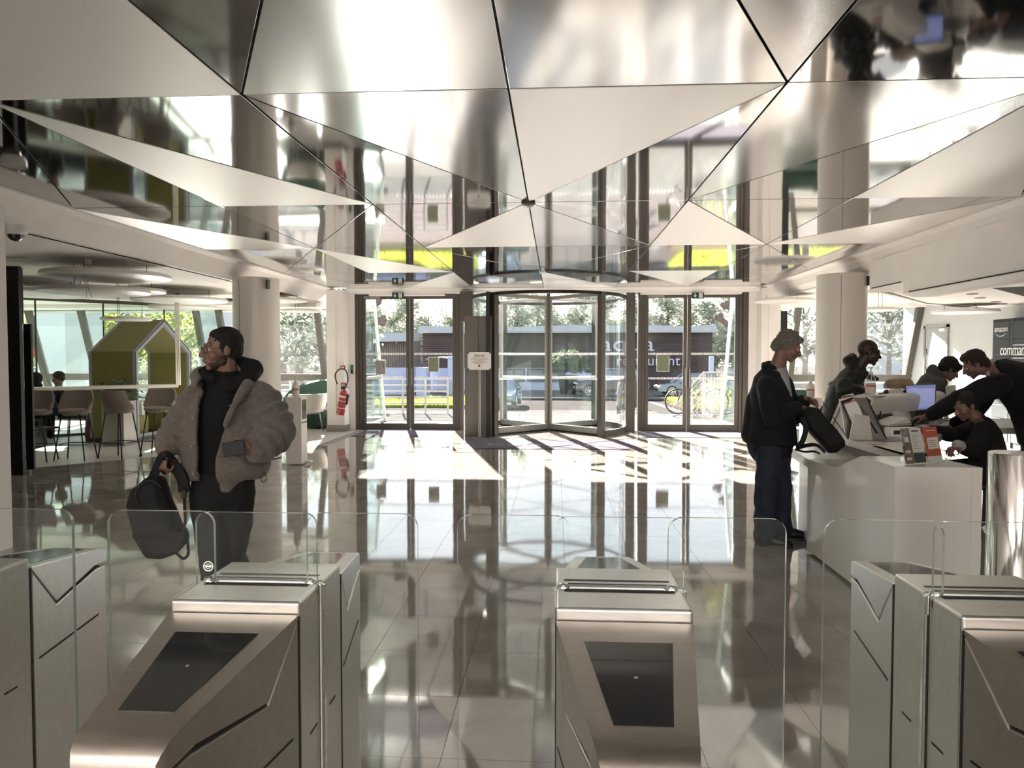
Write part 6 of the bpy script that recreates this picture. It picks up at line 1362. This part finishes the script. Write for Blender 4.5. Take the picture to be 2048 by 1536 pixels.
# glazed meeting room far left
gr = thing('window_5', kind='structure'); A, B = V((-11.6,11.7,0)), V((-7.55,15.9,0))
for k in range(5):
    p0, p1 = A.lerp(B,k/5), A.lerp(B,(k+1)/5); obj('partition_pane', MB().ext([p0+V((0,0,.03)),p1+V((0,0,.03)),p1+V((0,0,2.66)),p0+V((0,0,2.66))], (.008,.008,0)), MT['partglass'], gr)
    obj('partition_joint', MB().bar(p0+V((0,0,.03)),p0+V((0,0,2.68)),.022), MT['rubber'], gr)
obj('partition_head', MB().bar(A+V((0,0,2.68)),B+V((0,0,2.68)),.04,.07), MT['frame'], gr); obj('partition_foot', MB().bar(A+V((0,0,.02)),B+V((0,0,.02)),.04,.05), MT['frame'], gr)
q = at(64,703,Y=14.6); cp = thing('fire_call_point', 'red fire call point on the far left window mullion', 'fire call point', (q.x,16.4,q.z)); 
q = at(64,703,Y=16.9); cp.location = (q.x,16.92,q.z); obj('call_box', MB().box(-.13,.13,-.06,.0,-.13,.13), MT['red'], cp, bevel=.01); obj('call_glass', MB().box(-.06,.06,-.064,-.06,-.05,.05), MT['paper'], cp)
# hanging discs
def disc(px, py, Y, r_, label, cat='acoustic disc', th=.05, drop=None, white=MT['whiteshell'], cz=2.74):
    q = at(px,py,Y=Y); t = thing('ceiling_disc', label, cat, (q.x,Y,q.z), group=None)
    obj('disc_body', MB().lathe([(.001,0),(r_-.01,0),(r_,.008),(r_,th-.008),(r_-.01,th),(.001,th)], n=48), white, t, smooth=40)
    for k in range(3):
        a = .5+2*pi*k/3; obj('wire', MB().tube([(r_*.6*cos(a),r_*.6*sin(a),th),(r_*.6*cos(a),r_*.6*sin(a),max(cz-q.z,th+.01))],.004,5), MT['rubber'], t)
    return t
disc(215,556,8.9,.74,'large pale disc high under the lounge ceiling, nearest the round ceiling cap')
disc(190,586,9.2,.66,'pale disc directly below the highest lounge disc')
disc(258,585,10.4,.5,'pale disc overlapping the right end of the low left disc')
disc(253,641,12.0,.40,'low pale ring lamp hanging over the olive booth roof', 'lamp')
disc(360,603,12.3,.78,'pale disc right of the three thin poles')
disc(368,617,14.2,.66,'thin pale disc above the booth gable')
disc(475,616,14.6,.8,'pale disc behind the left column')
disc(606,624,15.3,.42,'small pale disc by the window right of the left column')
disc(560,603,13.4,.5,'pale disc just right of the left column top')
disc(80,588,10.8,.7,'pale disc at the far left above the glass partition')
disc(1745,622,13.5,.42,'pale disc right of the right column', cz=2.74)
disc(1930,626,13.2,.52,'pale disc in front of the white wall with the door', cz=2.47)
disc(1568,604,14.0,.55,'pale disc above the black screen by the right window', cz=2.74)
cap = at(172,506,Y=8.55); cc = thing('ceiling_rose', 'round white ceiling rose with two dangling cables', 'ceiling rose', (cap.x,8.55,2.74)); obj('rose', MB().lathe([(.055,-.06),(.06,-.05),(.06,0)], n=20), MT['whiteshell'], cc, smooth=40)
for s in (-.012,.012): obj('cable', MB().tube(smooth_path([(s,0,-.06),(s*2-.01,0,-.2),(s+.01,.0,-.35),(s*3+.03,0,-.46)],4),.004,5), MT['framelight'], cc)
q = at(30,450,z=2.74); dc = thing('dome_camera', 'white dome camera with a dark eye under the left ceiling', 'camera', (q.x,q.y,2.74)); obj('camera_base', MB().lathe([(.105,-.002),(.105,-.05),(.085,-.085),(.06,-.09)], n=28), MT['whiteshell'], dc, smooth=40); obj('camera_eye', MB().ball((0,0,-.085),(.065,.065,.062),20,12), MT['blackglass'], dc, smooth=True)
# sanitiser pedestals by the columns
def pedestal(x, y, lab, blab):
    t = thing('sanitizer_pedestal', lab, 'pedestal', (x,y,0)); obj('pedestal_body', MB().box(-.13,.10,-.12,.12,.01,.98), MT['cream'], t, bevel=.006)
    obj('control_panel', MB().box(.1005,.104,-.09,.09,.66,.94), MT['frame'], t); obj('dial', MB().tube([(.104,0,.82),(.108,0,.82)],.045,16), MT['black'], t); obj('panel_line', MB().box(.1005,.103,-.11,.11,.60,.62), MT['frame'], t); obj('foot_pedal', MB().box(.10,.2,-.05,.05,.03,.045), MT['chrome'], t, bevel=.004)
    bottle('sanitizer_bottle', blab, (x-.02,y,.98), .30, False, .05, 1)
q = at(590,930,z=0); pedestal(q.x,q.y+.12,'cream sanitizer pedestal with a foot pedal at the left column foot','white pump bottle on the pedestal at the left column')
q = at(1622,900,Y=10.6); pedestal(q.x,10.6,'cream sanitizer pedestal at the right column behind the grey-haired man','white pump bottle on the pedestal at the right column')
# left jamb: extinguisher, signs
q = at(686,800,Y=14.85); fx = thing('fire_extinguisher', 'red fire extinguisher hanging tilted on the left wall jamb', 'fire extinguisher', (q.x,14.83,q.z))
m = MB(); m.m = M.Rotation(R(10),4,'Y'); m.lathe([(.001,-.32),(.075,-.31),(.082,-.29),(.082,.14),(.06,.19),(.025,.21),(.022,.23)], n=24); obj('cylinder', m, MT['red'], fx, smooth=40)
m = MB(); m.m = M.Rotation(R(10),4,'Y'); m.lathe([(.0835,.06),(.0835,.095)], n=24, cap=False).lathe([(.0835,-.02),(.0835,-.012)], n=24, cap=False).lathe([(.0835,-.17),(.0835,-.16)], n=24, cap=False); obj('label_band', m, MT['paper'], fx)
m = MB(); m.m = M.Rotation(R(10),4,'Y'); m.box(-.05,.05,-.084,-.0825,-.15,-.03); obj('label_block', m, mat('dark_red_label', (.25,.05,.05), .5, var=.6, scale=40), fx)
obj('valve', MB().box(-.03,.05,-.03,.03,.22,.27).bar((-.02,0,.27),(.13,0,.26),.02,.012).bar((.0,0,.29),(.1,0,.30),.02,.01), MT['rubber'], fx, bevel=.004)
obj('hose', MB().tube(smooth_path([(.05,-.03,.24),(.13,-.05,.42),(.08,-.05,.62),(-.05,-.05,.64),(-.14,-.05,.52),(-.10,-.04,.33)],6),.014,8), MT['rubber'], fx, smooth=True)
obj('nozzle', MB().tube([(.09,-.02,.02),(.13,-.03,.12)],[.03,.014],10).bar((.08,0,-.1),(.12,0,.1),.03,.02), MT['rubber'], fx, smooth=40)
q = at(687,771,Y=14.93); sg = thing('fire_sign', 'red square extinguisher sign behind the hose loop', 'sign', (q.x,14.93,q.z)); obj('sign_plate', MB().box(-.055,.055,-.006,0,-.055,.055), MT['red'], sg); obj('sign_symbol', MB().box(-.035,-.005,-.0075,-.006,-.02,.035).box(.01,.035,-.0075,-.006,-.02,.02).box(-.04,.04,-.0075,-.006,-.045,-.035), MT['paper'], sg)
q = at(686,735,Y=14.93); sg = thing('fire_call_point', 'small red call point above the fire extinguisher', 'fire call point', (q.x,14.93,q.z)); obj('call_box', MB().box(-.05,.05,-.03,0,-.042,.042), MT['red'], sg, bevel=.004); obj('call_glass', MB().box(-.03,.03,-.032,-.03,-.018,.018), MT['paper'], sg)
q = at(704,738,Y=15.28); sg = thing('door_release', 'green and black door release box beside the left glass door', 'door release', (q.x,15.28,q.z)); obj('green_box', MB().box(-.03,.03,-.03,0,.0,.09), mat('release_green', (.03,.16,.04), .4), sg, bevel=.004); obj('black_box', MB().box(-.025,.025,-.03,0,-.1,-.005), MT['black'], sg, bevel=.004)
# exit signs
grn = mat('exit_green', (.012,.045,.03), .5); wht = mat('exit_white', (.75,.8,.78), .5)
for px, lab in ((796,'green exit sign above the left glass door'),(1396,'green exit sign above the right glass door')):
    q = at(px,591,Y=15.1); e = thing('exit_sign', lab, 'exit sign', (q.x,15.1,q.z)); obj('sign_box', MB().box(-.12,.12,-.02,.02,-.065,.06), grn, e, bevel=.004)
    obj('arrow', MB().ext([(-.07,-.021,.04),(-.07,-.021,.0),(-.095,-.021,.0),(-.06,-.021,-.045),(-.025,-.021,.0),(-.05,-.021,.0),(-.05,-.021,.04)], (0,-.002,0)), wht, e)
    obj('running_figure', MB().box(.015,.09,-.023,-.021,-.05,.05), wht, e); m = MB()
    m.ball((.062,-.0235,.03),(.009,.001,.009),10,6); m.bar((.06,-.0235,.02),(.045,-.0235,-.01),.012,.001); m.bar((.045,-.0235,-.01),(.065,-.0235,-.025),.009,.001); m.bar((.065,-.0235,-.025),(.06,-.0235,-.045),.008,.001); m.bar((.045,-.0235,-.01),(.03,-.0235,-.03),.009,.001); m.bar((.055,-.0235,.012),(.078,-.0235,.0),.007,.001); m.bar((.055,-.0235,.012),(.035,-.0235,.015),.007,.001); obj('figure', m, grn, e)
# notices stuck on the door glass
for px, py, w_, h_, lab in ((867,729,.21,.30,'greenish notice sheet on the left door pane'),(1326,726,.24,.34,'greenish notice sheet on the right door pane')):
    q = at(px,py,Y=15.40); n_ = thing('door_notice', lab, 'notice', (q.x,15.405,q.z)); obj('sheet', MB().box(-w_/2,w_/2,-.002,.0,-h_/2,h_/2), mat('notice_back', (.21,.23,.15), .7), n_); obj('sheet_border', MB().box(-w_/2-.012,w_/2+.012,.0005,.002,-h_/2-.012,h_/2+.012), MT['paper'], n_)
q = at(762,734,Y=15.36); it = thing('door_reader', 'pale grey access box on the left door leaf', 'access box', (q.x,15.35,q.z)); obj('reader_box', MB().box(-.1,.1,-.05,.03,-.16,.15), MT['framelight'], it, bevel=.01); obj('reader_slot', MB().box(.07,.085,-.052,-.05,-.02,.08), MT['frame'], it)
# mats
for nm, x0, x1, y0, y1, lab in (('entrance_mat',-1.66,1.43,12.22,13.75,'large dark entrance mat in front of the revolving door'),('entrance_mat',-4.0,-2.1,14.02,15.3,'dark mat inside the left glass door'),('entrance_mat',1.68,3.75,14.15,15.3,'dark mat inside the right glass door')):
    r = thing(nm, lab, 'mat', ((x0+x1)/2,(y0+y1)/2,0)); obj('mat_pile', MB().box(x0,x1,y0,y1,.002,.010), MT['matd'], r, w=True); obj('mat_edge', MB().box(x0-.02,x1+.02,y0-.02,y0,.002,.007).box(x0-.02,x0,y0,y1,.002,.007).box(x1,x1+.02,y0,y1,.002,.007), MT['rubber'], r, w=True)
mw = mat('mat_white_pile', (.2,.19,.2), .9); text('mat_lettering', 'skema', .52, mw, (-.15,12.72,.0105), (0,0,pi), [o for o in bpy.data.objects if o.name == 'entrance_mat'][0], sx=1.7, depth=.0005)
obj('mat_line', MB().box(-1.1,.85,13.15,13.19,.0100,.0108), mw, bpy.data.objects['entrance_mat'], w=True)
# sign on a pole
q = at(966,876,z=0); ss = thing('sign_stand', 'sign board on a slim steel pole in front of the dark cabinet', 'sign', (q.x-.06,q.y-.05,0)); zc = at(957,722,Y=q.y).z
obj('stand_base', MB().lathe([(.20,0),(.20,.008),(.05,.02),(.02,.03)], n=36), MT['steel_light'], ss, smooth=40); obj('pole', MB().tube([(0,0,.02),(0,0,zc)],.026,14), MT['framelight'], ss, smooth=40)
obj('board', MB().box(-.225,.225,-.045,-.03,zc-.17,zc+.17), MT['paper'], ss, bevel=.006); obj('board_frame', MB().box(-.225,.225,-.05,-.04,zc+.155,zc+.17).box(-.225,.225,-.05,-.04,zc-.17,zc-.155).box(-.225,-.21,-.05,-.04,zc-.17,zc+.17).box(.21,.225,-.05,-.04,zc-.17,zc+.17), MT['steel_light'], ss, bevel=.002)
for x_ in (-.21,.21):
    for z_ in (-.155,.155): obj('corner_clip', MB().box(x_-.014,x_+.014,-.052,-.04,zc+z_-.014,zc+z_+.014), MT['black'], ss)
L = V(ss.location); text('lettering', 'skema', .068, MT['ink'], (L.x,L.y-.0465,zc+.105), (R(90),0,0), ss, sx=1.15, depth=.0008)
m = MB()
for k, w_ in enumerate((.28,.34,.17,.26,.32,.17)): m.box(-w_/2,w_/2,-.0465,-.0455,zc+.054-k*.021,zc+.054-k*.021+.005)
obj('text_lines', m, MT['ink'], ss); obj('emblem', MB().ext([(-.026,-.0465,zc-.11),(.026,-.0465,zc-.11),(0,-.0465,zc-.06)], (0,.001,0)), MT['ink'], ss); obj('emblem_foot', MB().ext([(-.024,-.047,zc-.112),(.024,-.047,zc-.112),(.0,-.047,zc-.088)], (0,.0008,0)), MT['red'], ss)

# ---------------------------------------------------------------- right side: door, lockers, screen
wd = thing('door_4', kind='structure'); dm = mat('grey_door_leaf', (.33,.34,.345), .5)
obj('door_leaf', MB().box(8.085,8.10,15.56,16.42,0,2.18), dm, wd); obj('door_frame', MB().box(8.06,8.10,15.50,15.56,0,2.24).box(8.06,8.10,16.42,16.48,0,2.24).box(8.06,8.10,15.5,16.48,2.18,2.24), MT['framelight'], wd)
for z in (1.62,1.18): obj('hinge', MB().box(8.065,8.085,16.36,16.44,z,z+.12), MT['frame'], wd)
obj('door_closer', MB().box(8.04,8.085,15.6,15.8,2.1,2.16), MT['paper'], wd)
lkm = mat('charcoal_locker', (.018,.021,.025), .45, var=.06, scale=3); lkb = mat('locker_joint', (.01,.011,.013), .6); lkw = mat('white_lettering', (.80,.80,.78), .5)
lk = thing('parcel_locker', 'charcoal parcel locker bank with white lettering on the right wall', 'locker', (7.75,13.2,0))

YL = 13.40
obj('locker_body', MB().box(7.75,8.098,9.8,YL,0,2.22), lkb, lk, w=True)
cols = [(YL-.03,YL-.50),(YL-.60,YL-1.55),(YL-1.65,YL-2.6),(YL-2.7,YL-3.65)]
for ya, yb in cols:
    z = 2.17
    for h in (.30,.30,.24,.12,.24,.24,.24,.24,.16):
        obj('locker_door', MB().box(7.735,7.76,yb,ya,max(.03,z-h+.012),z), lkm, lk, w=True, bevel=.004); z -= h
for z in (1.755,1.59,1.535): obj('white_line', MB().box(7.732,7.736,YL-1.55,YL-.6,z,z+.012), lkw, lk, w=True)
obj('locker_post', MB().box(7.737,7.75,YL-.59,YL-.51,0,2.2), lkm, lk, w=True)
text('lettering', 'amazon', .15, lkw, (7.731,YL-.26,2.045), (R(90),0,R(-90)), lk, sx=.80, depth=.001)
m = MB(); m.tube([(7.731,YL-.10-.30*k/10,1.965-.045*sin(pi*k/10)) for k in range(11)], [.004+.006*sin(pi*k/10) for k in range(11)], 6); obj('smile_mark', m, mat('pale_blue_mark', (.25,.4,.55), .5), lk, w=True)
text('lettering', 'commandez', .27, lkw, (7.729,YL-.72,1.675), (R(90),0,R(-90)), lk, sx=.78, depth=.001, shear=.12, spacing=.92)

q0, q1 = at(1540,700,Y=15.9), at(1573,700,Y=15.9); bs = thing('black_screen', 'tall black display panel beside the right wall jamb', 'screen', ((q0.x+q1.x)/2,15.9,0)); hw = (q1.x-q0.x)/2
obj('screen_panel', MB().box(-hw,hw,-.04,.04,.75,at(1550,622,Y=15.9).z), MT['black'], bs, bevel=.006); obj('screen_stand', MB().box(-hw*.4,hw*.4,-.03,.03,.02,.75).box(-hw,hw,-.2,.2,0,.02), MT['black'], bs)

bpy.data.scenes.remove(TMP)
